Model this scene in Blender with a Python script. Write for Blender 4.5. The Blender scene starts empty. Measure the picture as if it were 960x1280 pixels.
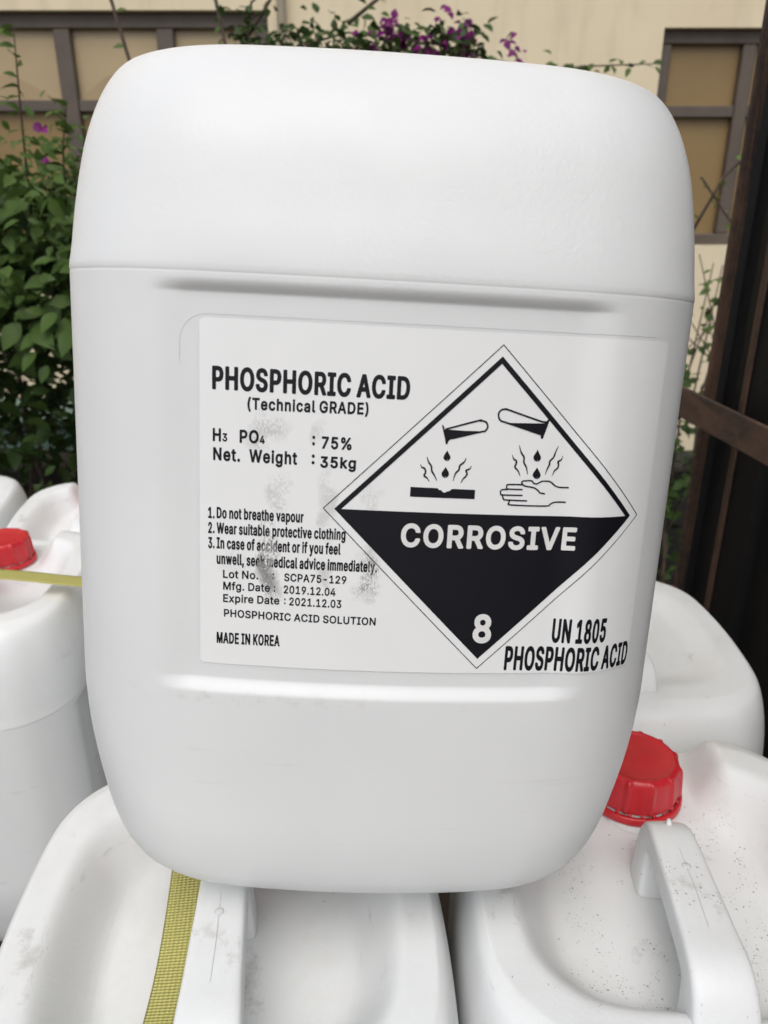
import bpy, bmesh, math, random, bisect
from mathutils import Vector, Matrix, Euler, noise
from mathutils.geometry import tessellate_polygon

R = math.radians
random.seed(7)
SC = bpy.context.scene
COL = SC.collection

# ---------------------------------------------------------------- camera
cam_d = bpy.data.cameras.new('camera')
cam_d.sensor_fit = 'VERTICAL'
cam_d.sensor_height = 36.0
cam_d.lens = 961 / 1280 * 36
cam_d.clip_start = .02
cam_d.clip_end = 400
cam_d.dof.use_dof = True
cam_d.dof.focus_distance = .40
cam_d.dof.aperture_fstop = 13.0
cam = bpy.data.objects.new('camera', cam_d)
COL.objects.link(cam)
cam.location = (0, 0, 1.45)
cam.rotation_euler = (R(90 - 22), 0, 0)
SC.camera = cam

# ---------------------------------------------------------------- overcast daylight
SUN_EL, SUN_AZ = 58.0, 188.0          # azimuth clockwise from +Y: behind and left of the camera
world = bpy.data.worlds.new('World')
SC.world = world
world.use_nodes = True
wn = world.node_tree.nodes
sky = wn.new('ShaderNodeTexSky')
sky.sky_type = 'NISHITA'
sky.sun_disc = False
sky.sun_elevation = R(SUN_EL)
sky.sun_rotation = R(SUN_AZ)
sky.air_density = 1.0
sky.dust_density = 4.0
sky.ozone_density = 1.0
hs = wn.new('ShaderNodeHueSaturation')
hs.inputs['Saturation'].default_value = .55
world.node_tree.links.new(sky.outputs[0], hs.inputs['Color'])
world.node_tree.links.new(hs.outputs[0], wn['Background'].inputs[0])
wn['Background'].inputs[1].default_value = .15
sun_d = bpy.data.lights.new('sun', 'SUN')
sun_d.energy = 1.1
sun_d.angle = R(50)
sun_d.color = (1, .99, .98)
sun = bpy.data.objects.new('sun', sun_d)
COL.objects.link(sun)
_sd = Vector((math.sin(R(SUN_AZ)) * math.cos(R(SUN_EL)), math.cos(R(SUN_AZ)) * math.cos(R(SUN_EL)), math.sin(R(SUN_EL))))
sun.rotation_euler = _sd.to_track_quat('Z', 'Y').to_euler()
sun.location = _sd * 20
SC.view_settings.view_transform = 'Standard'
SC.view_settings.look = 'None'
SC.view_settings.gamma = 1
SC.view_settings.exposure = .0

# ---------------------------------------------------------------- jerry can surface (metres, can frame)
# x = wide direction, y = depth (label face at -DEP), z = up from the foot
CW, DEP, CH = 0.145, 0.1225, 0.4175
A_TAB = [(0, .0610), (.0019, .0774), (.0059, .0982), (.0158, .1143), (.0277, .1261), (.0455, .1329), (.0614, .1366), (.0861, .1416),
         (.1060, .1440), (.1250, .145), (.3198, .145), (.3300, .1437), (.3468, .1423), (.3730, .1385), (.3866, .1352),
         (.3960, .1321), (.4055, .1277), (.4123, .1225), (.4154, .1165), (.4175, .1086)]
F_TAB = [(0, .0537), (.0019, .0480), (.0059, .0378), (.0158, .0215), (.0277, .0092), (.0455, .0038), (.0614, .0016), (.0861, .0009),
         (.1060, .0003), (.1250, 0), (.3198, 0), (.3300, .0011), (.3468, .0045), (.3730, .0101), (.3866, .0150),
         (.3960, .0200), (.4055, .0270), (.4123, .0349), (.4154, .0415), (.4175, .0493)]
Q_PTS = [(.0, 0), (.030, .0006), (.060, .0024), (.078, .0042), (.090, .0061), (.101, .0092), (.112, .0138), (.1225, .0204),
         (.132, .0288), (.140, .0385), (.1455, .0500), (.149, .068), (.1505, .095), (.151, .1225)]


def _tangents(T):
    n = len(T)
    m = []
    for i in range(n):
        if i == 0 or i == n - 1:
            j = min(max(i, 1), n - 1)
            m.append((T[j][1] - T[j - 1][1]) / (T[j][0] - T[j - 1][0]))
        else:
            a = (T[i][1] - T[i - 1][1]) / (T[i][0] - T[i - 1][0])
            b = (T[i + 1][1] - T[i][1]) / (T[i + 1][0] - T[i][0])
            m.append(0 if a * b <= 0 else 2 * a * b / (a + b))
    return m


_TT = {}


def tab(T, z):
    k = id(T)
    if k not in _TT:
        _TT[k] = _tangents(T)
    m = _TT[k]
    if z <= T[0][0]:
        return T[0][1]
    for i in range(len(T) - 1):
        if z <= T[i + 1][0]:
            h = T[i + 1][0] - T[i][0]
            t = (z - T[i][0]) / h
            t2, t3 = t * t, t * t * t
            return ((2 * t3 - 3 * t2 + 1) * T[i][1] + (t3 - 2 * t2 + t) * h * m[i]
                    + (-2 * t3 + 3 * t2) * T[i + 1][1] + (t3 - t2) * h * m[i + 1])
    return T[-1][1]


def _quarter():
    P = [(-Q_PTS[1][0], Q_PTS[1][1])] + Q_PTS + [(.1505, .150)]
    out = []
    for i in range(1, len(P) - 2):
        p0, p1, p2, p3 = P[i - 1:i + 3]
        for k in range(24):
            t = k / 24
            out.append(tuple(.5 * (2 * p1[c] + (p2[c] - p0[c]) * t + (2 * p0[c] - 5 * p1[c] + 4 * p2[c] - p3[c]) * t * t
                                   + (3 * p1[c] - p0[c] - 3 * p2[c] + p3[c]) * t ** 3) for c in (0, 1)))
    out.append(Q_PTS[-1])
    L = [0.0]
    for a, b in zip(out, out[1:]):
        L.append(L[-1] + math.hypot(b[0] - a[0], b[1] - a[1]))
    return out, L


QC, QL = _quarter()
LQ = QL[-1]


def sst(t):
    t = min(1.0, max(0.0, t))
    return t * t * (3 - 2 * t)


def cross(u):
    """arc length from the middle of the face -> (x, y from the face) of the widest section"""
    s = 1 if u >= 0 else -1
    u = min(abs(u), LQ)
    i = min(max(bisect.bisect_right(QL, u) - 1, 0), len(QL) - 2)
    t = (u - QL[i]) / (QL[i + 1] - QL[i])
    return s * (QC[i][0] + (QC[i + 1][0] - QC[i][0]) * t), QC[i][1] + (QC[i + 1][1] - QC[i][1]) * t


def recess(x, z):
    """depth of the label panel let into the face between the two ribs"""
    ex = sst((.1015 - abs(x)) / .022)
    t = min(1.0, max(0.0, (z - .3120) / .0052))
    up = (1 - t) ** 1.7                      # rounded lip above, crisp foot against the panel
    t = min(1.0, max(0.0, (z - .1355) / .0060))
    lo = .6 * t + .4 * t * t * (3 - 2 * t)
    d = .0033 * ex * up * lo
    return d


def surf(u, z, off=0.0, square=0.0):
    """point of the can's front skin, can frame, pushed out by off"""
    def raw(u, z):
        x, y = cross(u)
        a, f = tab(A_TAB, z) / CW, tab(F_TAB, z) * (1 - square * (1 if z > .33 else 0))
        k = 1 - .0016 * max(0, 1 - abs(z - .3198) / .0008) - (.0014 if z < .3198 else 0)   # parting line and its tiny step
        a *= k
        return x * a, -(DEP - y) * (DEP - f) / DEP * k + recess(x * a, z) * (1 if abs(x) < .11 else 0), z
    p = raw(u, z)
    if not off:
        return p
    e = .0015
    a, b = raw(u + e, z), raw(u - e, z)
    c, d = raw(u, z + e), raw(u, z - e)
    du = [a[i] - b[i] for i in range(3)]
    dz = [c[i] - d[i] for i in range(3)]
    n = (du[1] * dz[2] - du[2] * dz[1], du[2] * dz[0] - du[0] * dz[2], du[0] * dz[1] - du[1] * dz[0])
    l = math.sqrt(sum(v * v for v in n))
    return tuple(p[i] + n[i] / l * off for i in range(3))

# pose of the upright can
CAN_T = (-0.01734, 0.39285, 1.08653)
CAN_YAW, CAN_LEAN, CAN_ROLL = 1.873, -8.794, 3.225

# glyph outlines, thousandths of the cap height: letter -> (advance, loops of x, y, x, y ...)
GLYPHS = {
 'N': {
  ',': (0.286, [[-6, -237, 34, 159, 48, 178, 72, 189, 180, 186, 204, 165, 211, 135, 145, -255, 132, -273, 114, -283, 36, -284, 6, -267]]),
  '.': (0.286, [[8, 79, 14, 127, 32, 172, 62, 204, 98, 219, 135, 217, 170, 198, 197, 163, 213, 115, 215, 55, 199, 1, 170, -36, 128, -57, 86, -55, 62, -43, 44, -26, 18, 19]]),
  '0': (0.599, [[6, 501, 13, 657, 39, 813, 77, 921, 127, 999, 162, 1030, 204, 1052, 246, 1062, 288, 1062, 330, 1052, 372, 1030, 407, 999, 432, 966, 458, 921, 480, 867, 513, 723, 526, 579, 524, 381, 508, 243, 479, 129, 432, 33, 403, -3, 372, -30, 336, -50, 306, -59, 264, -63, 222, -58, 162, -30, 131, -3, 102, 33, 65, 105, 32, 213, 13, 345], [179, 501, 185, 357, 207, 237, 240, 165, 258, 149, 276, 149, 300, 172, 324, 225, 340, 291, 351, 381, 353, 591, 344, 687, 327, 765, 306, 819, 282, 849, 264, 853, 253, 849, 229, 819, 207, 765, 191, 687]]),
  '1': (0.599, [[40, 4, 40, 112, 54, 142, 82, 157, 196, 157, 200, 166, 200, 736, 196, 740, 124, 659, 94, 654, 70, 664, 56, 682, 52, 700, 53, 850, 64, 872, 207, 1042, 232, 1050, 340, 1048, 365, 1030, 375, 1000, 375, 160, 472, 156, 502, 136, 511, 112, 509, -14, 493, -38, 466, -50, 88, -50, 70, -46, 52, -32, 42, -14]]),
  '2': (0.599, [[25, 4, 29, 112, 286, 574, 317, 652, 328, 724, 324, 778, 307, 823, 283, 849, 253, 852, 233, 838, 215, 808, 203, 760, 198, 700, 185, 676, 169, 665, 151, 661, 73, 662, 55, 667, 33, 688, 27, 712, 31, 784, 47, 862, 64, 910, 89, 958, 121, 999, 151, 1026, 193, 1049, 229, 1060, 277, 1063, 319, 1056, 361, 1037, 396, 1012, 428, 976, 458, 928, 479, 874, 492, 820, 498, 700, 482, 598, 448, 502, 385, 376, 265, 166, 271, 161, 463, 161, 487, 153, 503, 136, 509, 118, 507, -14, 491, -38, 463, -50, 73, -50, 55, -46, 37, -32, 27, -14]]),
  '3': (0.599, [[2, 261, 13, 291, 38, 307, 128, 309, 152, 304, 175, 279, 187, 213, 204, 177, 230, 154, 260, 148, 290, 156, 315, 183, 331, 219, 338, 273, 331, 351, 318, 387, 302, 411, 266, 433, 164, 441, 143, 459, 135, 483, 137, 603, 259, 837, 80, 839, 50, 851, 37, 867, 32, 885, 32, 1005, 38, 1023, 56, 1042, 80, 1050, 440, 1050, 464, 1044, 480, 1029, 489, 1005, 487, 891, 342, 615, 398, 579, 446, 528, 478, 471, 503, 393, 513, 309, 509, 213, 490, 129, 458, 59, 434, 24, 398, -13, 332, -51, 296, -60, 254, -63, 206, -57, 170, -45, 128, -22, 99, 3, 46, 75, 13, 165]]),
  '5': (0.599, [[21, 255, 29, 285, 56, 304, 146, 306, 164, 302, 189, 279, 202, 213, 219, 177, 242, 153, 266, 148, 290, 162, 313, 195, 329, 243, 336, 291, 335, 357, 325, 411, 305, 459, 278, 488, 254, 494, 230, 488, 206, 472, 177, 441, 152, 433, 62, 450, 44, 461, 32, 479, 29, 501, 63, 1005, 69, 1023, 86, 1042, 110, 1050, 434, 1050, 458, 1042, 473, 1029, 482, 1005, 482, 885, 473, 861, 458, 846, 434, 839, 224, 837, 215, 705, 218, 697, 260, 705, 302, 703, 338, 692, 371, 675, 404, 647, 432, 615, 476, 531, 505, 417, 510, 291, 495, 177, 476, 116, 455, 69, 428, 27, 398, -6, 368, -31, 332, -50, 296, -60, 260, -63, 224, -60, 182, -47, 147, -27, 119, -3, 68, 63, 34, 153]]),
  '8': (0.599, [[11, 267, 16, 339, 33, 411, 61, 477, 97, 525, 57, 603, 35, 705, 37, 813, 48, 867, 65, 915, 87, 957, 114, 993, 149, 1024, 185, 1046, 227, 1059, 269, 1063, 305, 1060, 347, 1046, 395, 1015, 442, 963, 473, 903, 494, 825, 500, 747, 493, 663, 472, 591, 437, 525, 465, 489, 490, 441, 508, 387, 518, 333, 523, 267, 519, 201, 506, 141, 491, 99, 443, 20, 407, -15, 371, -38, 329, -55, 287, -63, 233, -61, 191, -51, 149, -31, 113, -3, 81, 33, 57, 69, 23, 159], [186, 273, 195, 207, 221, 164, 245, 150, 269, 147, 293, 151, 313, 165, 338, 207, 347, 273, 336, 345, 309, 393, 287, 408, 269, 412, 245, 408, 227, 396, 210, 375, 197, 345], [207, 741, 213, 681, 232, 639, 257, 620, 287, 625, 314, 663, 326, 717, 323, 783, 305, 831, 293, 844, 275, 853, 257, 853, 239, 843, 215, 801]]),
  'A': (0.631, [[-31, -2, 191, 1018, 203, 1036, 227, 1049, 341, 1048, 360, 1036, 374, 1012, 595, 10, 593, -16, 578, -38, 551, -50, 461, -50, 431, -36, 418, -14, 366, 226, 359, 229, 199, 226, 148, -14, 139, -32, 125, -43, 101, -50, 5, -48, -19, -32], [244, 442, 319, 442, 281, 623]]),
  'C': (0.667, [[-2, 501, 6, 651, 35, 789, 78, 897, 108, 945, 142, 987, 178, 1017, 220, 1042, 268, 1058, 316, 1063, 358, 1060, 401, 1047, 448, 1021, 484, 991, 534, 927, 576, 837, 605, 711, 608, 681, 599, 657, 586, 643, 562, 635, 478, 635, 454, 643, 437, 663, 414, 753, 382, 812, 361, 831, 340, 842, 316, 846, 292, 842, 268, 829, 244, 804, 222, 771, 202, 723, 181, 633, 172, 501, 178, 387, 202, 279, 240, 201, 262, 176, 292, 158, 316, 154, 340, 158, 382, 189, 415, 249, 436, 335, 454, 357, 478, 365, 562, 365, 580, 360, 598, 345, 607, 321, 605, 291, 577, 165, 535, 75, 484, 9, 448, -21, 404, -45, 358, -60, 316, -63, 268, -59, 220, -43, 178, -18, 142, 14, 106, 57, 80, 99, 34, 213, 7, 345]]),
  'D': (0.657, [[21, 4, 22, 1012, 39, 1038, 69, 1050, 267, 1050, 345, 1039, 414, 1006, 451, 976, 483, 940, 529, 862, 567, 754, 590, 616, 594, 466, 585, 346, 559, 220, 527, 136, 483, 63, 429, 8, 363, -31, 285, -49, 63, -49, 32, -32, 23, -14], [197, 166, 201, 162, 279, 164, 315, 176, 341, 196, 365, 226, 387, 270, 404, 328, 415, 394, 419, 562, 412, 634, 394, 712, 375, 760, 345, 803, 315, 826, 273, 837, 201, 838, 197, 832]]),
  'E': (0.559, [[21, 4, 24, 1018, 44, 1042, 69, 1050, 441, 1050, 459, 1046, 479, 1030, 489, 1006, 489, 880, 471, 849, 441, 838, 201, 838, 197, 832, 197, 616, 201, 612, 429, 611, 459, 592, 469, 556, 469, 442, 462, 424, 447, 408, 423, 400, 201, 400, 197, 394, 197, 166, 201, 162, 447, 162, 470, 154, 486, 136, 492, 118, 493, -2, 488, -20, 471, -41, 447, -50, 69, -50, 51, -46, 33, -32, 23, -14]]),
  'H': (0.675, [[21, 4, 21, 1000, 27, 1024, 44, 1042, 63, 1049, 147, 1050, 177, 1040, 194, 1018, 197, 622, 201, 618, 405, 618, 413, 622, 416, 1018, 429, 1037, 453, 1049, 543, 1050, 561, 1045, 583, 1024, 589, 1000, 589, 4, 585, -20, 567, -41, 537, -50, 453, -49, 430, -38, 417, -20, 413, -2, 413, 400, 405, 406, 201, 406, 197, 400, 197, -2, 193, -20, 179, -38, 159, -49, 63, -49, 32, -32, 23, -14]]),
  'I': (0.419, [[-13, 4, -13, 112, -7, 136, 5, 150, 23, 160, 89, 166, 89, 832, 89, 837, 23, 840, 5, 850, -7, 864, -13, 886, -10, 1018, 10, 1042, 35, 1050, 335, 1047, 358, 1030, 367, 1006, 366, 874, 353, 852, 335, 841, 269, 838, 265, 832, 265, 166, 335, 159, 362, 136, 368, 112, 366, -14, 350, -38, 323, -50, 35, -50, 17, -46, -1, -32, -11, -14]]),
  'K': (0.615, [[21, 4, 21, 1000, 27, 1024, 45, 1043, 75, 1050, 159, 1049, 177, 1040, 191, 1024, 197, 1000, 197, 700, 201, 692, 393, 1035, 423, 1050, 531, 1050, 549, 1046, 563, 1036, 575, 1018, 575, 982, 343, 562, 576, 16, 579, -2, 573, -24, 555, -43, 531, -50, 435, -50, 417, -45, 401, -32, 231, 360, 225, 364, 197, 310, 197, -2, 190, -26, 177, -40, 159, -49, 63, -49, 32, -32, 23, -14]]),
  'M': (0.806, [[21, 4, 21, 1000, 31, 1030, 45, 1043, 63, 1049, 183, 1050, 207, 1041, 223, 1024, 369, 408, 375, 414, 518, 1024, 535, 1042, 555, 1050, 675, 1050, 697, 1042, 714, 1024, 720, 1000, 720, -2, 712, -26, 699, -41, 681, -49, 591, -50, 567, -41, 549, -20, 545, -2, 543, 376, 451, -14, 435, -39, 411, -49, 333, -50, 309, -41, 295, -26, 195, 382, 194, -2, 190, -20, 176, -38, 153, -49, 63, -49, 32, -32, 23, -14]]),
  'N': (0.682, [[21, 4, 21, 1000, 27, 1024, 45, 1043, 69, 1050, 171, 1049, 201, 1030, 417, 468, 422, 1012, 435, 1035, 459, 1049, 549, 1050, 567, 1046, 586, 1030, 596, 1000, 596, 4, 591, -23, 573, -42, 549, -50, 447, -49, 417, -31, 201, 529, 195, -14, 183, -35, 159, -49, 63, -49, 32, -32, 23, -14]]),
  'O': (0.694, [[-2, 501, 6, 651, 35, 789, 78, 897, 108, 945, 143, 987, 178, 1017, 220, 1042, 268, 1059, 316, 1063, 364, 1058, 406, 1045, 448, 1021, 487, 987, 522, 945, 550, 900, 594, 789, 623, 651, 631, 501, 622, 345, 595, 213, 550, 100, 523, 57, 489, 15, 448, -21, 406, -45, 364, -58, 316, -63, 268, -59, 220, -43, 178, -17, 142, 14, 81, 99, 34, 213, 7, 345], [172, 501, 175, 417, 185, 345, 202, 279, 222, 231, 250, 189, 280, 164, 316, 154, 346, 161, 382, 190, 414, 243, 440, 321, 454, 411, 457, 525, 451, 615, 433, 705, 407, 771, 373, 819, 334, 843, 292, 842, 250, 811, 216, 759, 190, 681, 176, 591]]),
  'P': (0.589, [[21, 4, 24, 1018, 44, 1042, 69, 1050, 297, 1049, 357, 1037, 411, 1007, 453, 966, 485, 916, 512, 844, 526, 772, 532, 682, 526, 592, 508, 508, 487, 454, 462, 412, 429, 374, 394, 346, 357, 328, 321, 319, 201, 315, 197, 310, 197, -2, 183, -35, 153, -50, 57, -48, 28, -26], [197, 532, 207, 527, 279, 527, 303, 532, 325, 550, 343, 586, 356, 670, 350, 754, 331, 808, 315, 826, 297, 836, 201, 839, 197, 832]]),
  'R': (0.595, [[21, 4, 24, 1018, 44, 1042, 69, 1050, 297, 1049, 357, 1038, 411, 1010, 465, 955, 501, 886, 523, 808, 533, 688, 529, 622, 519, 558, 486, 466, 430, 388, 552, 16, 553, -14, 537, -38, 507, -50, 411, -50, 393, -44, 378, -32, 256, 334, 249, 339, 201, 338, 197, 334, 197, -2, 189, -27, 171, -44, 153, -50, 63, -49, 32, -32, 23, -14], [197, 556, 207, 551, 303, 555, 327, 570, 343, 598, 357, 670, 352, 754, 334, 808, 321, 824, 303, 834, 201, 839, 197, 832]]),
  'S': (0.592, [[-5, 269, 5, 299, 31, 316, 133, 317, 151, 310, 167, 293, 187, 203, 205, 173, 223, 158, 259, 147, 295, 152, 324, 173, 344, 203, 353, 233, 357, 275, 354, 311, 344, 335, 325, 357, 297, 377, 175, 435, 139, 458, 74, 521, 48, 563, 23, 629, 14, 683, 12, 749, 19, 821, 42, 899, 79, 965, 121, 1010, 175, 1044, 235, 1061, 301, 1061, 361, 1043, 397, 1022, 430, 995, 463, 953, 484, 917, 505, 863, 517, 809, 523, 743, 516, 719, 499, 701, 481, 694, 397, 693, 373, 700, 351, 725, 341, 785, 324, 821, 296, 845, 265, 851, 229, 841, 204, 815, 188, 767, 187, 713, 200, 677, 229, 647, 361, 580, 423, 539, 468, 491, 497, 443, 523, 365, 532, 275, 524, 185, 495, 89, 467, 41, 439, 6, 397, -29, 361, -49, 319, -62, 265, -67, 223, -64, 175, -52, 139, -34, 103, -8, 69, 29, 46, 65, 11, 155]]),
  'U': (0.675, [[21, 342, 21, 1002, 32, 1032, 63, 1049, 153, 1050, 179, 1038, 195, 1014, 200, 294, 215, 234, 240, 186, 273, 158, 309, 152, 345, 162, 375, 192, 397, 240, 410, 300, 415, 1014, 429, 1036, 453, 1049, 543, 1050, 572, 1038, 585, 1020, 589, 1002, 587, 288, 577, 210, 559, 144, 531, 81, 502, 36, 465, -4, 429, -32, 387, -52, 351, -62, 303, -66, 261, -62, 219, -50, 183, -33, 147, -6, 117, 25, 92, 60, 63, 115, 32, 216]]),
  'W': (0.874, [[-31, 1000, -19, 1032, 11, 1049, 107, 1049, 125, 1041, 141, 1024, 227, 487, 315, 1018, 329, 1038, 353, 1049, 449, 1050, 479, 1039, 492, 1024, 497, 1006, 581, 485, 665, 1019, 683, 1041, 707, 1050, 797, 1049, 815, 1043, 830, 1030, 838, 1012, 839, 994, 675, -8, 668, -26, 653, -41, 629, -50, 533, -50, 509, -41, 491, -20, 407, 486, 401, 486, 317, -21, 299, -42, 275, -50, 173, -49, 155, -42, 140, -26, 133, -8]]),
  'a': (0.524, [[-14, 215, -10, 275, 2, 329, 25, 377, 54, 413, 88, 440, 130, 461, 275, 497, 266, 569, 256, 589, 238, 600, 214, 598, 196, 585, 178, 558, 159, 509, 130, 490, 100, 492, 16, 535, 1, 557, -1, 581, 17, 641, 43, 695, 69, 731, 100, 760, 136, 783, 172, 797, 214, 805, 250, 804, 292, 795, 328, 779, 373, 743, 404, 701, 427, 647, 442, 581, 447, 497, 447, -1, 440, -25, 424, -42, 406, -49, 322, -50, 286, -37, 250, -56, 202, -66, 148, -62, 106, -46, 56, -7, 17, 53, -6, 125], [158, 203, 164, 167, 178, 146, 202, 139, 231, 149, 251, 173, 266, 209, 274, 251, 275, 293, 208, 279, 178, 264, 162, 239]]),
  'b': (0.566, [[12, 6, 13, 1008, 24, 1032, 48, 1048, 138, 1050, 168, 1037, 183, 1008, 186, 783, 216, 797, 258, 805, 306, 802, 342, 790, 378, 768, 408, 740, 440, 696, 461, 654, 489, 570, 504, 486, 510, 372, 504, 252, 484, 150, 452, 66, 408, 0, 378, -29, 347, -48, 312, -61, 270, -66, 216, -57, 174, -33, 138, -50, 54, -49, 36, -43, 22, -30], [183, 372, 190, 270, 208, 198, 238, 150, 252, 143, 270, 144, 288, 157, 308, 192, 324, 240, 333, 300, 335, 426, 327, 486, 313, 540, 294, 576, 276, 594, 252, 597, 228, 581, 211, 552, 196, 504, 186, 444]]),
  'c': (0.532, [[-10, 366, -3, 486, 24, 606, 62, 690, 116, 756, 149, 780, 182, 795, 254, 805, 290, 800, 326, 787, 362, 765, 393, 738, 431, 684, 458, 623, 476, 546, 468, 516, 446, 498, 374, 468, 340, 468, 313, 492, 298, 546, 277, 582, 254, 597, 230, 596, 205, 570, 183, 522, 169, 456, 164, 384, 167, 300, 180, 228, 202, 174, 230, 144, 254, 142, 278, 159, 297, 192, 314, 253, 326, 268, 344, 278, 380, 275, 452, 245, 470, 228, 477, 192, 453, 102, 419, 36, 379, -12, 350, -34, 314, -53, 278, -63, 242, -66, 206, -62, 164, -48, 104, -5, 53, 66, 19, 150, -3, 252]]),
  'd': (0.566, [[-10, 372, -3, 486, 10, 564, 39, 654, 72, 714, 122, 768, 176, 797, 212, 805, 248, 805, 284, 797, 314, 783, 316, 1002, 324, 1026, 338, 1041, 362, 1050, 446, 1049, 470, 1039, 484, 1020, 488, 1002, 489, 0, 478, -30, 464, -43, 440, -50, 362, -50, 326, -34, 284, -57, 230, -66, 176, -57, 122, -28, 68, 32, 24, 126, 0, 228], [164, 372, 171, 270, 190, 198, 220, 150, 236, 142, 254, 145, 273, 162, 293, 198, 314, 300, 314, 444, 305, 504, 292, 546, 272, 581, 254, 596, 230, 597, 206, 576, 188, 540, 174, 492]]),
  'e': (0.541, [[-10, 366, -3, 480, 17, 582, 52, 672, 98, 739, 128, 767, 159, 786, 224, 805, 260, 805, 296, 797, 363, 762, 393, 732, 426, 684, 464, 588, 485, 456, 488, 330, 483, 312, 469, 294, 446, 284, 170, 283, 167, 276, 179, 222, 193, 186, 212, 158, 236, 143, 266, 143, 284, 156, 300, 180, 318, 234, 344, 255, 380, 253, 452, 224, 469, 210, 480, 180, 470, 126, 446, 66, 410, 12, 380, -18, 346, -42, 308, -58, 266, -65, 230, -65, 188, -57, 152, -41, 119, -18, 63, 48, 24, 132, 0, 234], [169, 486, 308, 485, 293, 546, 266, 590, 254, 597, 236, 599, 212, 585, 187, 546]]),
  'f': (0.364, [[-42, 646, -42, 748, -38, 766, -12, 791, 42, 796, 48, 898, 57, 946, 79, 1000, 109, 1042, 162, 1079, 222, 1092, 258, 1088, 294, 1077, 318, 1063, 333, 1042, 336, 1018, 312, 896, 297, 880, 276, 871, 228, 881, 219, 856, 220, 796, 282, 794, 301, 784, 315, 766, 319, 748, 319, 640, 311, 616, 294, 599, 276, 593, 222, 593, 217, 586, 217, -2, 205, -32, 180, -48, 84, -49, 60, -35, 47, -14, 45, 586, 42, 593, 0, 594, -18, 600, -36, 619]]),
  'g': (0.566, [[-10, 374, 0, 512, 24, 614, 68, 707, 122, 767, 176, 797, 230, 806, 284, 798, 326, 775, 362, 795, 446, 795, 466, 788, 483, 770, 489, 746, 489, -16, 485, -94, 468, -172, 441, -232, 399, -286, 356, -317, 308, -337, 260, -345, 212, -344, 170, -335, 130, -316, 92, -288, 64, -256, 38, -214, 11, -148, 11, -124, 25, -100, 92, -38, 116, -30, 146, -38, 161, -52, 201, -124, 218, -137, 248, -141, 278, -131, 300, -106, 312, -70, 317, -22, 314, -19, 254, -39, 194, -37, 140, -16, 84, 32, 42, 98, 12, 182, -4, 266], [164, 380, 174, 266, 188, 218, 206, 186, 230, 168, 254, 168, 274, 182, 295, 218, 309, 266, 316, 320, 315, 452, 292, 548, 276, 578, 254, 596, 236, 598, 219, 590, 191, 548, 171, 476]]),
  'h': (0.549, [[12, 4, 12, 1006, 24, 1032, 48, 1048, 138, 1050, 169, 1036, 184, 1006, 185, 784, 228, 800, 264, 806, 300, 803, 342, 789, 378, 765, 405, 736, 431, 694, 449, 646, 463, 586, 471, 496, 471, -8, 456, -36, 426, -50, 336, -48, 317, -38, 303, -20, 299, -2, 297, 502, 290, 544, 278, 574, 264, 592, 246, 597, 228, 590, 209, 568, 194, 532, 186, 490, 184, -2, 180, -20, 167, -38, 144, -49, 54, -49, 24, -32, 14, -14]]),
  'i': (0.262, [[12, 4, 13, 754, 24, 778, 47, 793, 143, 795, 172, 778, 184, 748, 183, -8, 173, -32, 149, -48, 59, -50, 41, -45, 24, -32, 14, -14], [-1, 952, 8, 1006, 35, 1051, 71, 1075, 113, 1078, 153, 1060, 182, 1024, 196, 982, 198, 928, 187, 886, 161, 847, 125, 825, 89, 821, 53, 834, 25, 862, 5, 904]]),
  'k': (0.514, [[12, 4, 12, 1006, 24, 1032, 48, 1048, 138, 1050, 169, 1036, 184, 1006, 186, 590, 293, 772, 312, 790, 336, 796, 432, 795, 457, 784, 473, 760, 470, 724, 294, 424, 484, 22, 488, -8, 474, -36, 450, -49, 342, -50, 318, -41, 301, -20, 186, 223, 184, -2, 172, -32, 144, -49, 54, -49, 24, -32, 14, -14]]),
  'l': (0.288, [[12, 167, 13, 1007, 24, 1032, 48, 1048, 144, 1049, 173, 1031, 184, 1001, 186, 155, 222, 152, 244, 131, 263, -1, 246, -32, 198, -51, 144, -53, 90, -34, 54, -1, 29, 47, 16, 101]]),
  'm': (0.784, [[12, 4, 12, 748, 24, 778, 42, 791, 60, 796, 138, 795, 174, 780, 222, 804, 276, 808, 330, 789, 358, 766, 378, 740, 432, 786, 492, 807, 552, 804, 607, 778, 642, 744, 672, 694, 691, 640, 704, 568, 707, -2, 696, -31, 666, -49, 582, -50, 552, -38, 537, -14, 534, 526, 520, 580, 504, 597, 492, 600, 476, 592, 463, 574, 447, 514, 445, -2, 434, -32, 402, -50, 318, -50, 291, -38, 275, -14, 273, 526, 259, 580, 246, 596, 234, 600, 216, 589, 202, 568, 186, 502, 184, -2, 180, -20, 167, -38, 144, -49, 54, -49, 24, -32, 14, -14]]),
  'n': (0.548, [[12, 4, 12, 742, 16, 766, 36, 788, 60, 796, 138, 795, 156, 789, 174, 774, 214, 796, 252, 805, 294, 804, 330, 794, 378, 765, 414, 723, 443, 664, 463, 586, 471, 472, 471, -2, 467, -20, 454, -38, 432, -49, 348, -50, 318, -39, 301, -14, 298, 496, 282, 566, 270, 586, 252, 597, 230, 592, 212, 574, 196, 538, 187, 496, 184, -2, 180, -20, 167, -38, 144, -49, 54, -49, 24, -32, 14, -14]]),
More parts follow.
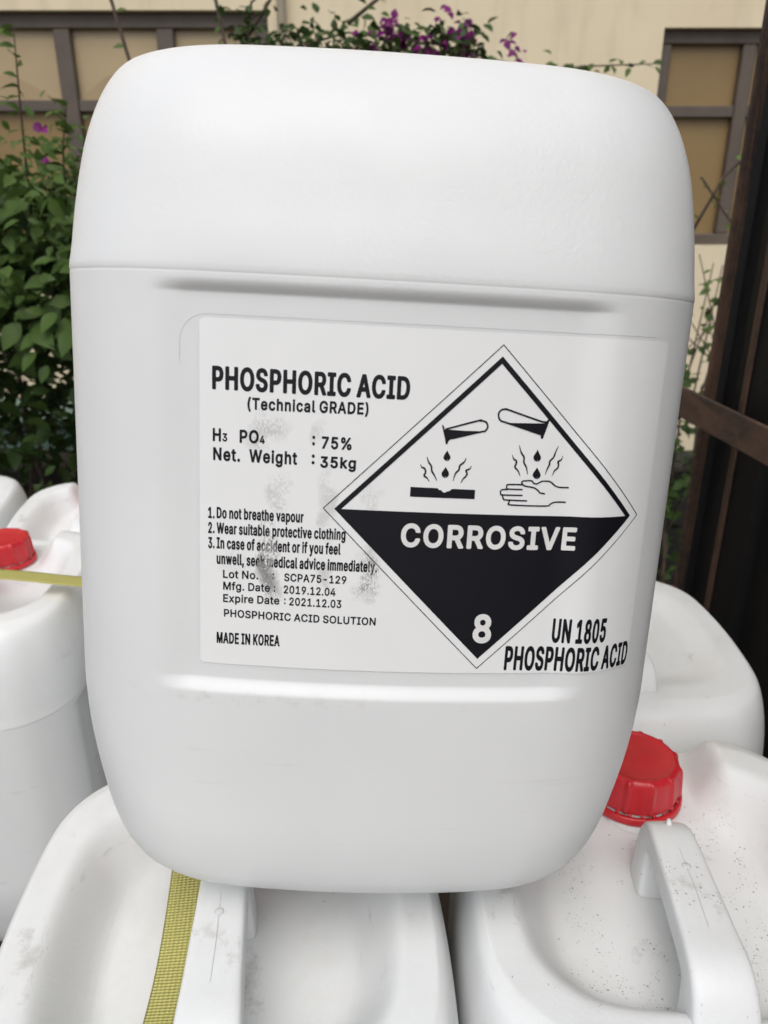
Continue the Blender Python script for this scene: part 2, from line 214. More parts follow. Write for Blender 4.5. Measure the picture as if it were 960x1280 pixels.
  'o': (0.555, [[-10, 366, -3, 486, 24, 606, 62, 690, 116, 756, 149, 780, 182, 795, 248, 806, 284, 802, 320, 790, 356, 770, 386, 744, 438, 672, 471, 588, 492, 486, 499, 366, 490, 234, 465, 132, 427, 48, 378, -12, 320, -51, 284, -62, 242, -66, 206, -62, 164, -48, 104, -5, 53, 66, 19, 150, -3, 252], [164, 366, 167, 300, 177, 240, 190, 198, 210, 162, 230, 144, 259, 144, 278, 159, 297, 192, 313, 240, 323, 300, 324, 432, 302, 535, 281, 576, 260, 595, 242, 598, 224, 592, 208, 576, 192, 546, 171, 468]]),
  'p': (0.566, [[12, -277, 15, 761, 30, 784, 54, 795, 138, 795, 156, 790, 174, 774, 204, 793, 240, 803, 288, 805, 324, 797, 378, 768, 429, 713, 462, 653, 491, 563, 506, 461, 510, 341, 501, 233, 484, 149, 462, 88, 432, 31, 396, -13, 360, -41, 312, -61, 270, -66, 228, -61, 185, -43, 184, -283, 180, -301, 168, -317, 138, -330, 48, -329, 19, -307], [183, 371, 190, 269, 209, 197, 239, 149, 252, 143, 270, 144, 291, 161, 311, 197, 333, 299, 335, 425, 327, 485, 313, 539, 295, 575, 276, 594, 252, 597, 228, 581, 211, 551, 196, 503, 186, 443]]),
  'r': (0.371, [[12, 4, 14, 760, 30, 784, 54, 795, 138, 795, 168, 780, 204, 798, 234, 805, 306, 801, 327, 784, 337, 760, 334, 616, 322, 598, 300, 585, 246, 590, 222, 582, 199, 550, 187, 508, 184, -2, 180, -20, 167, -38, 144, -49, 54, -49, 24, -32, 14, -14]]),
  's': (0.495, [[-8, 186, -2, 210, 16, 228, 112, 259, 136, 253, 150, 240, 171, 174, 190, 146, 208, 140, 232, 142, 245, 150, 259, 168, 266, 210, 252, 246, 106, 315, 69, 348, 42, 384, 25, 420, 10, 474, 6, 570, 15, 624, 37, 684, 64, 727, 106, 768, 148, 792, 202, 805, 262, 802, 307, 786, 358, 747, 397, 690, 429, 594, 432, 570, 426, 546, 400, 523, 328, 496, 304, 496, 286, 505, 274, 518, 244, 594, 220, 604, 202, 599, 187, 582, 179, 558, 179, 528, 185, 510, 202, 494, 307, 450, 352, 422, 385, 390, 412, 348, 433, 288, 440, 204, 430, 120, 406, 55, 361, -6, 334, -29, 298, -49, 232, -65, 190, -65, 154, -57, 94, -28, 45, 24, 10, 96]]),
  't': (0.333, [[-42, 644, -41, 758, -32, 776, -18, 788, 27, 800, 28, 938, 42, 962, 60, 973, 156, 976, 183, 962, 198, 932, 199, 800, 204, 796, 258, 793, 276, 781, 287, 764, 290, 644, 285, 620, 258, 596, 204, 593, 199, 584, 201, 158, 204, 150, 252, 153, 279, 134, 287, 116, 301, 8, 294, -23, 264, -46, 198, -58, 138, -46, 90, -14, 67, 14, 48, 50, 36, 92, 27, 158, 27, 590, -6, 595, -24, 605, -37, 620]]),
  'u': (0.549, [[12, 276, 12, 744, 24, 778, 54, 795, 138, 795, 164, 786, 181, 762, 186, 246, 201, 180, 216, 157, 234, 149, 256, 156, 276, 180, 290, 216, 297, 258, 302, 762, 318, 785, 342, 795, 426, 795, 456, 781, 468, 763, 471, 744, 471, 0, 461, -30, 444, -44, 420, -50, 342, -49, 306, -31, 264, -52, 216, -60, 168, -53, 126, -34, 77, 12, 39, 84, 18, 174]]),
  'v': (0.524, [[-29, 748, -17, 778, 13, 795, 109, 795, 139, 777, 149, 754, 229, 386, 317, 772, 331, 786, 349, 794, 439, 796, 463, 789, 484, 766, 487, 736, 315, -14, 301, -37, 283, -48, 181, -49, 159, -38, 146, -20]]),
  'w': (0.734, [[-23, 748, -11, 778, 19, 795, 109, 795, 141, 778, 152, 754, 199, 477, 255, 772, 271, 788, 289, 795, 373, 796, 397, 790, 415, 774, 423, 754, 469, 472, 524, 772, 543, 790, 571, 796, 655, 794, 673, 785, 685, 772, 692, 754, 691, 736, 556, -8, 549, -26, 535, -41, 511, -50, 427, -49, 409, -43, 392, -26, 337, 273, 331, 265, 284, -8, 277, -27, 259, -44, 235, -50, 151, -49, 121, -27, 113, -8]]),
  'y': (0.524, [[-29, 745, -17, 778, 13, 795, 109, 795, 127, 788, 140, 775, 148, 757, 229, 386, 311, 757, 319, 775, 337, 790, 355, 795, 445, 795, 474, 781, 488, 751, 275, -179, 247, -245, 217, -287, 175, -319, 133, -333, 91, -334, 49, -325, 19, -306, 7, -281, 26, -149, 37, -134, 55, -122, 73, -118, 109, -123, 122, -89, 140, -5]]),
  ' ': (0.221, []),
 },
 'W': {
  '%': (1.348, [[676, 189, 682, 297, 711, 378, 738, 417, 768, 447, 801, 469, 843, 487, 885, 496, 939, 497, 987, 488, 1029, 471, 1064, 447, 1095, 417, 1122, 375, 1140, 333, 1153, 267, 1154, 183, 1148, 123, 1134, 75, 1110, 27, 1075, -15, 1035, -45, 987, -65, 933, -74, 867, -70, 813, -53, 770, -27, 729, 15, 701, 63, 682, 123], [186, -3, 197, 33, 838, 1035, 855, 1049, 879, 1056, 993, 1056, 1023, 1043, 1042, 1011, 1042, 987, 1035, 970, 393, -34, 375, -49, 357, -55, 237, -56, 202, -39, 190, -21], [884, 231, 885, 171, 892, 141, 903, 126, 927, 126, 939, 141, 947, 171, 947, 243, 940, 279, 927, 297, 903, 296, 888, 267], [81, 765, 87, 873, 117, 955, 144, 993, 177, 1025, 219, 1051, 255, 1064, 303, 1072, 357, 1070, 405, 1059, 441, 1042, 477, 1015, 508, 981, 532, 939, 550, 891, 559, 831, 559, 741, 551, 687, 535, 639, 507, 591, 477, 557, 435, 527, 387, 508, 321, 500, 267, 505, 219, 521, 173, 549, 133, 591, 105, 639, 87, 699], [288, 807, 289, 747, 296, 717, 309, 701, 333, 701, 345, 718, 352, 753, 352, 819, 344, 855, 333, 871, 315, 872, 303, 867, 292, 843]]),
  '(': (0.611, [[107, 409, 116, 559, 147, 739, 197, 913, 251, 1043, 278, 1093, 305, 1113, 431, 1116, 455, 1111, 480, 1087, 487, 1051, 419, 877, 373, 715, 343, 553, 333, 385, 341, 277, 362, 169, 407, 21, 485, -173, 487, -197, 481, -215, 461, -236, 431, -245, 311, -243, 288, -233, 275, -218, 202, -65, 150, 91, 118, 247]]),
  ')': (0.611, [[12, -191, 17, -167, 94, 25, 131, 145, 158, 277, 167, 403, 157, 553, 127, 715, 78, 883, 14, 1045, 13, 1069, 29, 1099, 54, 1114, 186, 1115, 204, 1109, 221, 1093, 262, 1015, 313, 883, 352, 739, 376, 613, 389, 493, 392, 367, 382, 247, 359, 127, 324, 8, 279, -107, 218, -227, 202, -239, 180, -244, 60, -244, 27, -227]]),
  '.': (0.455, [[35, 79, 44, 133, 73, 181, 119, 215, 173, 226, 227, 216, 275, 182, 305, 133, 314, 79, 304, 25, 272, -23, 227, -54, 173, -65, 119, -53, 76, -23, 45, 25]]),
  '3': (0.940, [[24, 261, 36, 294, 66, 313, 216, 313, 246, 291, 265, 225, 294, 186, 342, 162, 402, 154, 462, 163, 504, 186, 534, 225, 545, 273, 543, 315, 532, 351, 513, 381, 486, 404, 456, 418, 414, 428, 270, 433, 247, 447, 233, 471, 231, 591, 237, 615, 412, 831, 126, 833, 96, 842, 79, 861, 71, 885, 72, 1005, 84, 1035, 102, 1050, 126, 1056, 684, 1056, 720, 1041, 732, 1023, 737, 1005, 737, 903, 732, 882, 519, 621, 612, 580, 682, 525, 727, 465, 762, 381, 774, 285, 762, 189, 734, 117, 684, 46, 648, 13, 594, -23, 546, -45, 498, -59, 450, -67, 378, -69, 324, -63, 264, -49, 216, -30, 168, -3, 126, 31, 96, 63, 67, 105, 43, 159, 30, 207]]),
  '4': (0.940, [[16, 208, 17, 316, 21, 334, 404, 1030, 424, 1049, 448, 1056, 568, 1056, 598, 1047, 621, 1018, 624, 994, 619, 976, 291, 376, 456, 376, 459, 628, 466, 652, 483, 670, 508, 680, 628, 680, 648, 676, 666, 664, 678, 646, 683, 628, 684, 376, 760, 375, 778, 370, 802, 350, 811, 316, 811, 202, 799, 172, 766, 153, 683, 148, 683, -2, 673, -32, 652, -50, 628, -56, 508, -56, 478, -42, 465, -26, 460, -8, 459, 142, 454, 151, 64, 152, 46, 158, 29, 172]]),
  '5': (0.940, [[53, 255, 65, 291, 95, 311, 239, 310, 257, 301, 272, 285, 288, 225, 317, 185, 365, 159, 419, 155, 467, 169, 503, 199, 530, 243, 542, 297, 540, 357, 523, 411, 491, 453, 449, 479, 407, 488, 353, 483, 302, 465, 257, 432, 233, 427, 107, 443, 88, 453, 73, 471, 68, 507, 120, 1005, 131, 1035, 149, 1049, 173, 1056, 671, 1056, 707, 1042, 721, 1023, 726, 999, 726, 885, 719, 863, 707, 847, 671, 833, 329, 833, 312, 699, 317, 695, 389, 710, 437, 711, 491, 704, 545, 688, 593, 664, 637, 633, 683, 585, 713, 542, 739, 489, 760, 423, 769, 363, 770, 291, 760, 219, 745, 171, 721, 117, 683, 61, 647, 23, 597, -15, 551, -40, 503, -57, 455, -66, 401, -69, 341, -65, 293, -54, 245, -35, 191, -4, 155, 26, 119, 66, 75, 147, 58, 207]]),
  '7': (0.940, [[58, 892, 61, 1018, 77, 1042, 106, 1055, 718, 1056, 751, 1042, 769, 1012, 766, 862, 352, -25, 336, -44, 316, -54, 160, -53, 130, -29, 122, -8, 122, 10, 503, 832, 106, 833, 88, 839, 70, 854, 60, 874]]),
  '8': (0.940, [[39, 267, 46, 339, 69, 409, 106, 471, 158, 525, 159, 531, 124, 573, 99, 618, 80, 675, 73, 729, 76, 795, 90, 855, 115, 909, 144, 951, 189, 994, 243, 1030, 303, 1054, 369, 1067, 459, 1067, 525, 1054, 585, 1029, 639, 993, 682, 951, 718, 897, 742, 837, 753, 771, 750, 699, 736, 639, 705, 576, 668, 531, 721, 471, 751, 423, 775, 363, 787, 303, 788, 243, 775, 171, 751, 111, 713, 57, 681, 24, 639, -8, 585, -37, 537, -53, 471, -66, 411, -69, 339, -64, 285, -52, 225, -29, 183, -4, 143, 27, 104, 69, 77, 111, 58, 153, 43, 213], [267, 273, 276, 225, 303, 187, 351, 161, 411, 153, 471, 160, 519, 183, 549, 221, 559, 273, 549, 327, 519, 369, 471, 397, 411, 406, 351, 395, 307, 369, 277, 327], [299, 741, 306, 693, 327, 658, 363, 634, 405, 625, 453, 630, 490, 651, 517, 687, 527, 729, 523, 777, 504, 813, 471, 837, 423, 848, 372, 843, 333, 822, 308, 789]]),
  ':': (0.455, [[35, 79, 44, 133, 73, 181, 119, 215, 173, 226, 227, 216, 275, 182, 305, 133, 314, 79, 304, 25, 272, -23, 227, -54, 173, -65, 119, -53, 76, -23, 45, 25], [35, 619, 43, 673, 72, 721, 119, 756, 173, 767, 227, 757, 275, 723, 305, 675, 314, 619, 303, 565, 271, 517, 227, 486, 173, 476, 119, 488, 77, 518, 45, 565]]),
  'A': (0.989, [[-26, -2, -22, 22, 318, 1024, 334, 1044, 364, 1056, 508, 1056, 532, 1049, 548, 1036, 558, 1018, 898, 22, 902, -2, 896, -26, 874, -49, 850, -56, 718, -56, 688, -44, 670, -20, 586, 223, 286, 221, 208, -20, 196, -39, 172, -53, 16, -54, -14, -35], [361, 448, 515, 448, 436, 690]]),
  'C': (1.044, [[18, 501, 21, 579, 32, 657, 63, 765, 91, 825, 124, 879, 192, 957, 276, 1017, 330, 1042, 390, 1059, 456, 1068, 510, 1069, 570, 1063, 624, 1050, 690, 1023, 741, 993, 786, 956, 834, 902, 870, 846, 899, 777, 920, 693, 916, 663, 900, 641, 876, 630, 732, 631, 714, 639, 698, 657, 676, 723, 654, 762, 624, 794, 594, 814, 552, 831, 498, 840, 438, 834, 393, 819, 348, 789, 310, 747, 280, 693, 260, 633, 247, 555, 246, 471, 254, 393, 272, 327, 300, 270, 342, 217, 396, 180, 456, 162, 498, 160, 540, 166, 582, 180, 616, 201, 642, 225, 666, 257, 702, 349, 720, 365, 738, 371, 870, 371, 900, 359, 912, 345, 920, 321, 906, 243, 875, 165, 825, 87, 768, 28, 696, -20, 618, -51, 528, -68, 450, -68, 360, -52, 294, -26, 218, 21, 166, 69, 110, 141, 75, 207, 41, 303, 26, 381]]),
  'D': (1.030, [[54, 4, 54, 1000, 63, 1030, 84, 1050, 108, 1056, 450, 1055, 516, 1047, 582, 1031, 674, 988, 750, 928, 812, 850, 859, 754, 878, 694, 892, 622, 899, 466, 886, 346, 857, 244, 810, 149, 750, 75, 672, 14, 606, -19, 510, -47, 402, -56, 102, -55, 84, -50, 66, -35, 56, -14], [284, 826, 284, 172, 288, 168, 420, 169, 504, 184, 554, 208, 600, 248, 633, 298, 654, 352, 669, 424, 673, 526, 665, 604, 648, 670, 626, 718, 595, 760, 564, 788, 522, 811, 474, 825, 426, 831, 288, 832]]),
  'E': (0.877, [[54, 4, 54, 1000, 63, 1030, 84, 1050, 108, 1056, 684, 1056, 710, 1048, 726, 1033, 736, 1012, 737, 886, 727, 856, 708, 839, 684, 832, 288, 832, 284, 826, 284, 622, 288, 618, 660, 617, 678, 610, 696, 593, 706, 556, 704, 436, 691, 412, 672, 398, 648, 394, 288, 394, 284, 388, 284, 172, 288, 168, 684, 168, 708, 164, 732, 144, 742, 118, 742, -2, 732, -32, 714, -49, 690, -56, 108, -56, 85, -50, 69, -38, 58, -20]]),
  'G': (1.063, [[18, 501, 21, 579, 32, 657, 62, 765, 90, 825, 122, 879, 190, 957, 273, 1017, 324, 1040, 384, 1059, 450, 1068, 504, 1069, 564, 1063, 618, 1050, 678, 1027, 732, 997, 786, 954, 828, 909, 870, 846, 901, 777, 922, 693, 918, 663, 900, 640, 876, 630, 732, 631, 714, 639, 698, 657, 672, 722, 645, 765, 618, 794, 588, 815, 540, 834, 486, 840, 438, 835, 390, 817, 342, 784, 310, 747, 280, 693, 260, 633, 247, 555, 246, 471, 254, 393, 272, 327, 298, 273, 324, 237, 355, 207, 396, 181, 438, 166, 486, 160, 534, 164, 576, 175, 620, 201, 654, 235, 680, 279, 696, 333, 510, 336, 480, 349, 466, 369, 461, 387, 461, 507, 472, 537, 492, 553, 516, 559, 882, 558, 913, 543, 925, 525, 930, 507, 929, 357, 922, 297, 908, 237, 874, 153, 825, 81, 764, 21, 696, -23, 612, -55, 528, -68, 456, -68, 360, -52, 294, -27, 216, 22, 165, 69, 108, 144, 64, 231, 39, 309, 21, 417]]),
  'H': (1.057, [[54, 4, 54, 1000, 66, 1035, 84, 1050, 102, 1055, 228, 1056, 258, 1047, 278, 1024, 284, 1000, 284, 628, 288, 624, 654, 624, 661, 628, 661, 1000, 667, 1024, 684, 1045, 714, 1056, 840, 1056, 870, 1044, 886, 1024, 891, 1000, 891, -2, 881, -32, 864, -48, 846, -55, 714, -56, 690, -49, 668, -26, 661, -2, 661, 394, 654, 400, 288, 400, 284, 394, 284, -2, 276, -29, 258, -47, 234, -56, 102, -55, 84, -50, 66, -35, 56, -14]]),
  'I': (0.661, [[1, 4, 1, 118, 14, 148, 31, 162, 49, 168, 151, 168, 160, 172, 160, 826, 157, 832, 49, 832, 31, 838, 13, 853, 1, 886, 1, 1000, 6, 1024, 25, 1046, 55, 1056, 493, 1056, 517, 1050, 540, 1030, 548, 1006, 548, 886, 542, 862, 527, 844, 505, 833, 397, 832, 391, 831, 390, 826, 390, 172, 397, 168, 499, 168, 517, 163, 535, 148, 548, 112, 548, -2, 542, -26, 523, -47, 499, -56, 55, -56, 32, -50, 16, -38, 5, -20]]),
  'N': (1.069, [[54, 4, 54, 1000, 66, 1035, 84, 1050, 108, 1056, 252, 1056, 270, 1052, 288, 1040, 672, 394, 676, 1018, 692, 1042, 720, 1055, 852, 1056, 882, 1044, 898, 1024, 903, 1000, 903, -2, 893, -32, 872, -50, 846, -56, 702, -56, 684, -51, 666, -38, 288, 600, 281, -20, 264, -43, 240, -55, 102, -55, 84, -50, 66, -35, 56, -14]]),
  'O': (1.087, [[18, 501, 26, 621, 50, 729, 94, 831, 152, 915, 192, 957, 240, 994, 324, 1039, 420, 1065, 522, 1068, 618, 1051, 708, 1013, 784, 957, 848, 885, 900, 795, 935, 693, 954, 579, 956, 459, 942, 339, 913, 237, 865, 141, 804, 63, 732, 2, 648, -41, 552, -65, 456, -68, 360, -52, 270, -14, 192, 43, 131, 111, 78, 201, 50, 273, 26, 381], [245, 501, 254, 393, 266, 345, 288, 291, 310, 255, 342, 217, 372, 194, 408, 175, 450, 163, 492, 160, 540, 166, 582, 181, 622, 207, 654, 238, 678, 273, 704, 327, 722, 393, 730, 471, 728, 561, 711, 651, 687, 711, 654, 762, 612, 801, 564, 827, 504, 839, 438, 834, 384, 813, 336, 777, 299, 729, 266, 657, 251, 585]]),
  'P': (0.925, [[54, 4, 54, 1000, 63, 1030, 84, 1050, 108, 1056, 456, 1055, 546, 1043, 594, 1027, 636, 1006, 693, 964, 739, 910, 771, 850, 794, 778, 803, 688, 798, 610, 780, 539, 753, 478, 724, 436, 678, 389, 636, 359, 588, 336, 540, 321, 486, 312, 288, 309, 284, 304, 284, -2, 277, -26, 258, -47, 228, -56, 96, -54, 64, -32], [284, 538, 294, 533, 456, 534, 499, 544, 536, 568, 564, 616, 574, 682, 565, 748, 537, 796, 510, 816, 468, 829, 286, 832]]),
  'R': (0.933, [[54, 4, 54, 1000, 63, 1030, 84, 1050, 108, 1056, 456, 1055, 546, 1044, 636, 1009, 696, 966, 740, 916, 773, 856, 795, 784, 804, 718, 804, 664, 795, 598, 782, 550, 738, 466, 708, 431, 651, 382, 834, 22, 838, -2, 832, -26, 810, -49, 786, -56, 642, -56, 611, -44, 596, -26, 414, 333, 288, 332, 284, 328, 284, -2, 277, -26, 264, -43, 234, -56, 96, -54, 64, -32], [284, 562, 294, 557, 456, 559, 504, 568, 540, 589, 565, 628, 575, 682, 568, 748, 546, 792, 510, 818, 468, 830, 286, 832]]),
  'S': (0.928, [[14, 269, 26, 303, 56, 323, 200, 324, 224, 314, 238, 299, 255, 233, 272, 205, 296, 183, 332, 165, 392, 153, 458, 157, 512, 175, 548, 203, 568, 233, 576, 275, 567, 311, 544, 335, 476, 369, 290, 426, 230, 451, 158, 494, 99, 551, 68, 599, 45, 671, 39, 731, 46, 803, 59, 851, 79, 893, 134, 964, 206, 1018, 296, 1054, 392, 1069, 464, 1067, 512, 1060, 560, 1046, 608, 1026, 658, 995, 693, 965, 748, 893, 779, 815, 787, 731, 776, 707, 758, 693, 734, 687, 596, 691, 570, 713, 552, 773, 530, 805, 486, 833, 428, 845, 368, 841, 313, 821, 278, 785, 266, 737, 275, 701, 314, 667, 374, 640, 532, 593, 620, 556, 701, 503, 758, 437, 780, 395, 795, 347, 802, 293, 800, 227, 790, 179, 767, 119, 742, 77, 712, 41, 674, 7, 620, -27, 572, -48, 518, -63, 440, -73, 380, -73, 308, -64, 254, -50, 206, -31, 152, 1, 113, 35, 82, 71, 55, 113, 32, 167]]),
  'T': (0.932, [[2, 892, 5, 1018, 21, 1042, 50, 1055, 764, 1056, 794, 1046, 812, 1025, 818, 1000, 818, 880, 808, 856, 794, 842, 764, 832, 530, 832, 525, 826, 525, -2, 515, -32, 494, -50, 470, -56, 344, -55, 314, -41, 298, -14, 296, 826, 290, 832, 44, 834, 12, 856]]),
  'V': (0.989, [[-26, 1000, -13, 1036, 4, 1050, 22, 1055, 160, 1056, 184, 1047, 201, 1030, 442, 313, 674, 1030, 693, 1048, 712, 1055, 850, 1056, 880, 1045, 897, 1024, 902, 1006, 899, 982, 562, -14, 550, -37, 533, -50, 508, -56, 364, -55, 340, -45, 323, -26]]),
  'W': (1.367, [[-26, 1000, -13, 1036, 4, 1050, 22, 1055, 160, 1055, 179, 1048, 198, 1030, 352, 402, 358, 410, 513, 1030, 532, 1049, 556, 1056, 694, 1056, 724, 1047, 741, 1030, 749, 1012, 898, 400, 1054, 1027, 1074, 1048, 1102, 1056, 1228, 1056, 1246, 1051, 1264, 1039, 1277, 1018, 1279, 988, 1024, -14, 1010, -38, 976, -56, 832, -56, 802, -47, 784, -28, 628, 581, 467, -32, 448, -49, 424, -56, 280, -56, 262, -52, 244, -40, 229, -14]]),
  'a': (0.824, [[0, 209, 4, 269, 22, 329, 59, 383, 102, 420, 150, 446, 204, 465, 447, 509, 442, 545, 426, 574, 402, 588, 366, 594, 318, 590, 282, 575, 252, 547, 222, 498, 192, 483, 168, 484, 42, 527, 21, 557, 23, 593, 66, 677, 120, 733, 180, 772, 240, 795, 306, 809, 378, 811, 450, 800, 504, 782, 564, 748, 605, 707, 630, 671, 652, 623, 664, 581, 671, 521, 671, -1, 666, -25, 651, -43, 618, -56, 504, -56, 478, -49, 456, -28, 384, -61, 294, -73, 234, -68, 168, -49, 96, -7, 42, 55, 9, 131], [224, 203, 233, 173, 264, 153, 312, 145, 372, 155, 408, 178, 432, 209, 445, 245, 448, 287, 444, 292, 324, 274, 264, 259, 229, 233]]),
  'c': (0.835, [[6, 366, 9, 432, 24, 516, 42, 574, 76, 642, 120, 700, 162, 739, 222, 777, 276, 798, 348, 811, 420, 810, 492, 795, 555, 768, 612, 727, 654, 683, 691, 624, 715, 558, 712, 522, 690, 497, 570, 461, 546, 459, 528, 465, 510, 479, 483, 540, 450, 573, 408, 590, 354, 590, 324, 582, 294, 560, 270, 530, 252, 492, 233, 402, 233, 348, 239, 294, 266, 216, 288, 185, 317, 162, 342, 152, 378, 147, 414, 151, 443, 162, 482, 198, 511, 264, 528, 279, 546, 285, 570, 284, 684, 253, 702, 242, 716, 222, 719, 192, 704, 144, 678, 92, 647, 48, 612, 13, 570, -19, 528, -41, 480, -59, 390, -72, 300, -64, 222, -37, 144, 15, 89, 78, 41, 168, 17, 252]]),
  'e': (0.850, [[6, 366, 13, 462, 39, 564, 76, 642, 138, 720, 216, 775, 294, 803, 390, 811, 474, 798, 540, 772, 594, 736, 641, 690, 681, 630, 712, 552, 727, 486, 734, 408, 730, 312, 712, 288, 684, 277, 240, 277, 247, 246, 265, 210, 288, 182, 318, 161, 354, 150, 408, 148, 456, 162, 489, 192, 518, 246, 534, 258, 558, 263, 696, 226, 720, 198, 721, 162, 694, 96, 656, 42, 612, 1, 553, -36, 486, -60, 426, -70, 354, -71, 276, -57, 210, -31, 162, 0, 120, 38, 76, 96, 48, 149, 23, 222, 12, 282], [245, 492, 496, 492, 479, 534, 449, 570, 414, 588, 372, 593, 330, 586, 294, 566, 265, 534]]),
  'g': (0.889, [[6, 374, 17, 494, 51, 602, 84, 662, 116, 704, 154, 740, 192, 767, 258, 797, 336, 811, 390, 810, 438, 802, 474, 790, 516, 766, 540, 792, 564, 801, 684, 802, 702, 797, 720, 785, 732, 768, 737, 746, 736, -46, 725, -118, 709, -166, 687, -208, 647, -256, 594, -297, 534, -326, 468, -344, 378, -352, 300, -346, 228, -328, 162, -296, 111, -256, 66, -202, 38, -148, 42, -112, 66, -86, 162, -29, 192, -24, 222, -38, 270, -99, 306, -123, 354, -134, 414, -132, 459, -118, 490, -94, 508, -58, 513, -10, 510, -5, 474, -25, 426, -40, 330, -46, 240, -27, 198, -8, 156, 19, 90, 86, 40, 176, 17, 260], [232, 380, 237, 314, 252, 260, 276, 216, 308, 188, 354, 173, 414, 177, 456, 199, 486, 236, 503, 278, 512, 326, 515, 380, 511, 440, 500, 488, 485, 524, 462, 556, 435, 578, 396, 591, 354, 591, 318, 580, 291, 560, 264, 525, 246, 483, 235, 428]]),
  'h': (0.862, [[40, 4, 41, 1012, 58, 1041, 82, 1054, 220, 1055, 245, 1042, 263, 1012, 264, 778, 268, 772, 322, 797, 388, 810, 454, 810, 514, 797, 568, 773, 610, 742, 642, 706, 675, 652, 696, 592, 708, 502, 708, -8, 694, -38, 676, -51, 658, -56, 532, -55, 508, -45, 492, -26, 485, -2, 485, 460, 481, 508, 469, 544, 448, 570, 418, 586, 382, 591, 340, 584, 310, 567, 285, 538, 269, 496, 264, 442, 264, -2, 256, -28, 238, -47, 214, -56, 88, -55, 70, -50, 52, -35, 42, -14]]),
  'i': (0.417, [[40, 4, 42, 760, 56, 784, 86, 801, 218, 801, 249, 784, 260, 766, 264, 748, 262, -14, 248, -39, 224, -54, 92, -56, 74, -51, 55, -38, 44, -20], [20, 952, 31, 1006, 61, 1048, 104, 1076, 158, 1085, 206, 1075, 251, 1042, 278, 1000, 287, 946, 277, 898, 248, 854, 206, 825, 152, 814, 104, 824, 57, 856, 29, 898]]),
  'k': (0.808, [[40, 4, 41, 1012, 58, 1041, 82, 1054, 220, 1055, 250, 1037, 264, 1006, 264, 562, 268, 552, 478, 783, 496, 796, 520, 802, 664, 801, 688, 793, 708, 772, 714, 742, 703, 712, 441, 424, 725, 34, 734, 16, 736, -8, 721, -38, 688, -55, 532, -56, 508, -48, 491, -32, 274, 263, 264, 250, 264, -2, 249, -38, 232, -50, 214, -56, 88, -55, 70, -50, 52, -35, 42, -14]]),
  'l': (0.458, [[40, 167, 42, 1013, 58, 1041, 82, 1054, 220, 1055, 250, 1037, 264, 1001, 266, 161, 322, 161, 340, 154, 357, 137, 385, 17, 385, -7, 376, -27, 358, -43, 298, -58, 208, -57, 144, -37, 96, -1, 67, 41, 47, 95]]),
  'n': (0.861, [[40, 4, 40, 748, 50, 778, 64, 792, 88, 801, 208, 801, 238, 790, 256, 766, 304, 790, 346, 804, 436, 811, 514, 797, 586, 761, 628, 723, 664, 672, 689, 616, 704, 550, 709, 472, 709, -2, 699, -32, 682, -48, 658, -56, 538, -56, 508, -45, 492, -26, 485, -2, 483, 496, 472, 536, 454, 564, 430, 582, 394, 590, 352, 587, 311, 568, 285, 538, 269, 496, 264, 442, 264, -2, 256, -28, 238, -47, 214, -56, 88, -55, 70, -50, 52, -35, 42, -14]]),
  't': (0.528, [[-44, 644, -44, 746, -39, 770, -26, 787, -8, 798, 58, 802, 62, 806, 64, 938, 81, 968, 106, 981, 232, 982, 262, 972, 278, 956, 286, 932, 286, 806, 292, 802, 386, 800, 406, 791, 420, 776, 428, 752, 429, 644, 418, 610, 388, 589, 292, 587, 286, 578, 289, 164, 292, 157, 304, 154, 382, 160, 400, 152, 417, 134, 445, 2, 436, -28, 418, -45, 382, -57, 328, -64, 280, -63, 232, -55, 160, -23, 129, 2, 100, 38, 77, 86, 63, 158, 62, 584, 4, 588, -14, 593, -36, 614]]),
  ' ': (0.343, []),
 },
 'M': {
  '-': (0.945, [[182, 369, 183, 489, 194, 510, 212, 521, 662, 523, 689, 513, 704, 489, 704, 363, 692, 339, 674, 329, 218, 328, 194, 340]]),
  '.': (0.424, [[55, 81, 64, 129, 92, 171, 134, 201, 187, 212, 241, 201, 283, 171, 310, 129, 319, 81, 308, 27, 278, -15, 235, -42, 187, -51, 133, -39, 91, -9, 64, 33]]),
  '0': (0.945, [[52, 497, 63, 659, 85, 755, 108, 821, 150, 899, 188, 947, 232, 986, 280, 1017, 352, 1044, 418, 1054, 502, 1052, 562, 1038, 620, 1013, 682, 967, 723, 923, 769, 851, 806, 755, 833, 617, 838, 461, 822, 311, 795, 209, 769, 149, 741, 101, 682, 32, 610, -18, 562, -38, 508, -51, 448, -55, 388, -51, 298, -26, 252, -1, 208, 32, 149, 101, 121, 149, 96, 209, 63, 341], [257, 497, 263, 389, 281, 299, 310, 227, 346, 179, 394, 148, 460, 140, 514, 156, 561, 197, 595, 257, 620, 341, 632, 443, 632, 557, 623, 641, 602, 725, 570, 791, 532, 833, 484, 857, 418, 859, 370, 841, 329, 803, 298, 748, 276, 683, 260, 587]]),
  '1': (0.945, [[108, 0, 109, 114, 116, 132, 130, 144, 150, 149, 372, 149, 375, 156, 375, 798, 192, 668, 174, 662, 156, 663, 138, 675, 128, 696, 127, 840, 132, 858, 144, 873, 372, 1038, 390, 1042, 558, 1039, 576, 1024, 584, 1002, 584, 156, 588, 149, 768, 149, 792, 142, 810, 114, 810, 0, 806, -18, 792, -35, 768, -42, 150, -42, 121, -30]]),
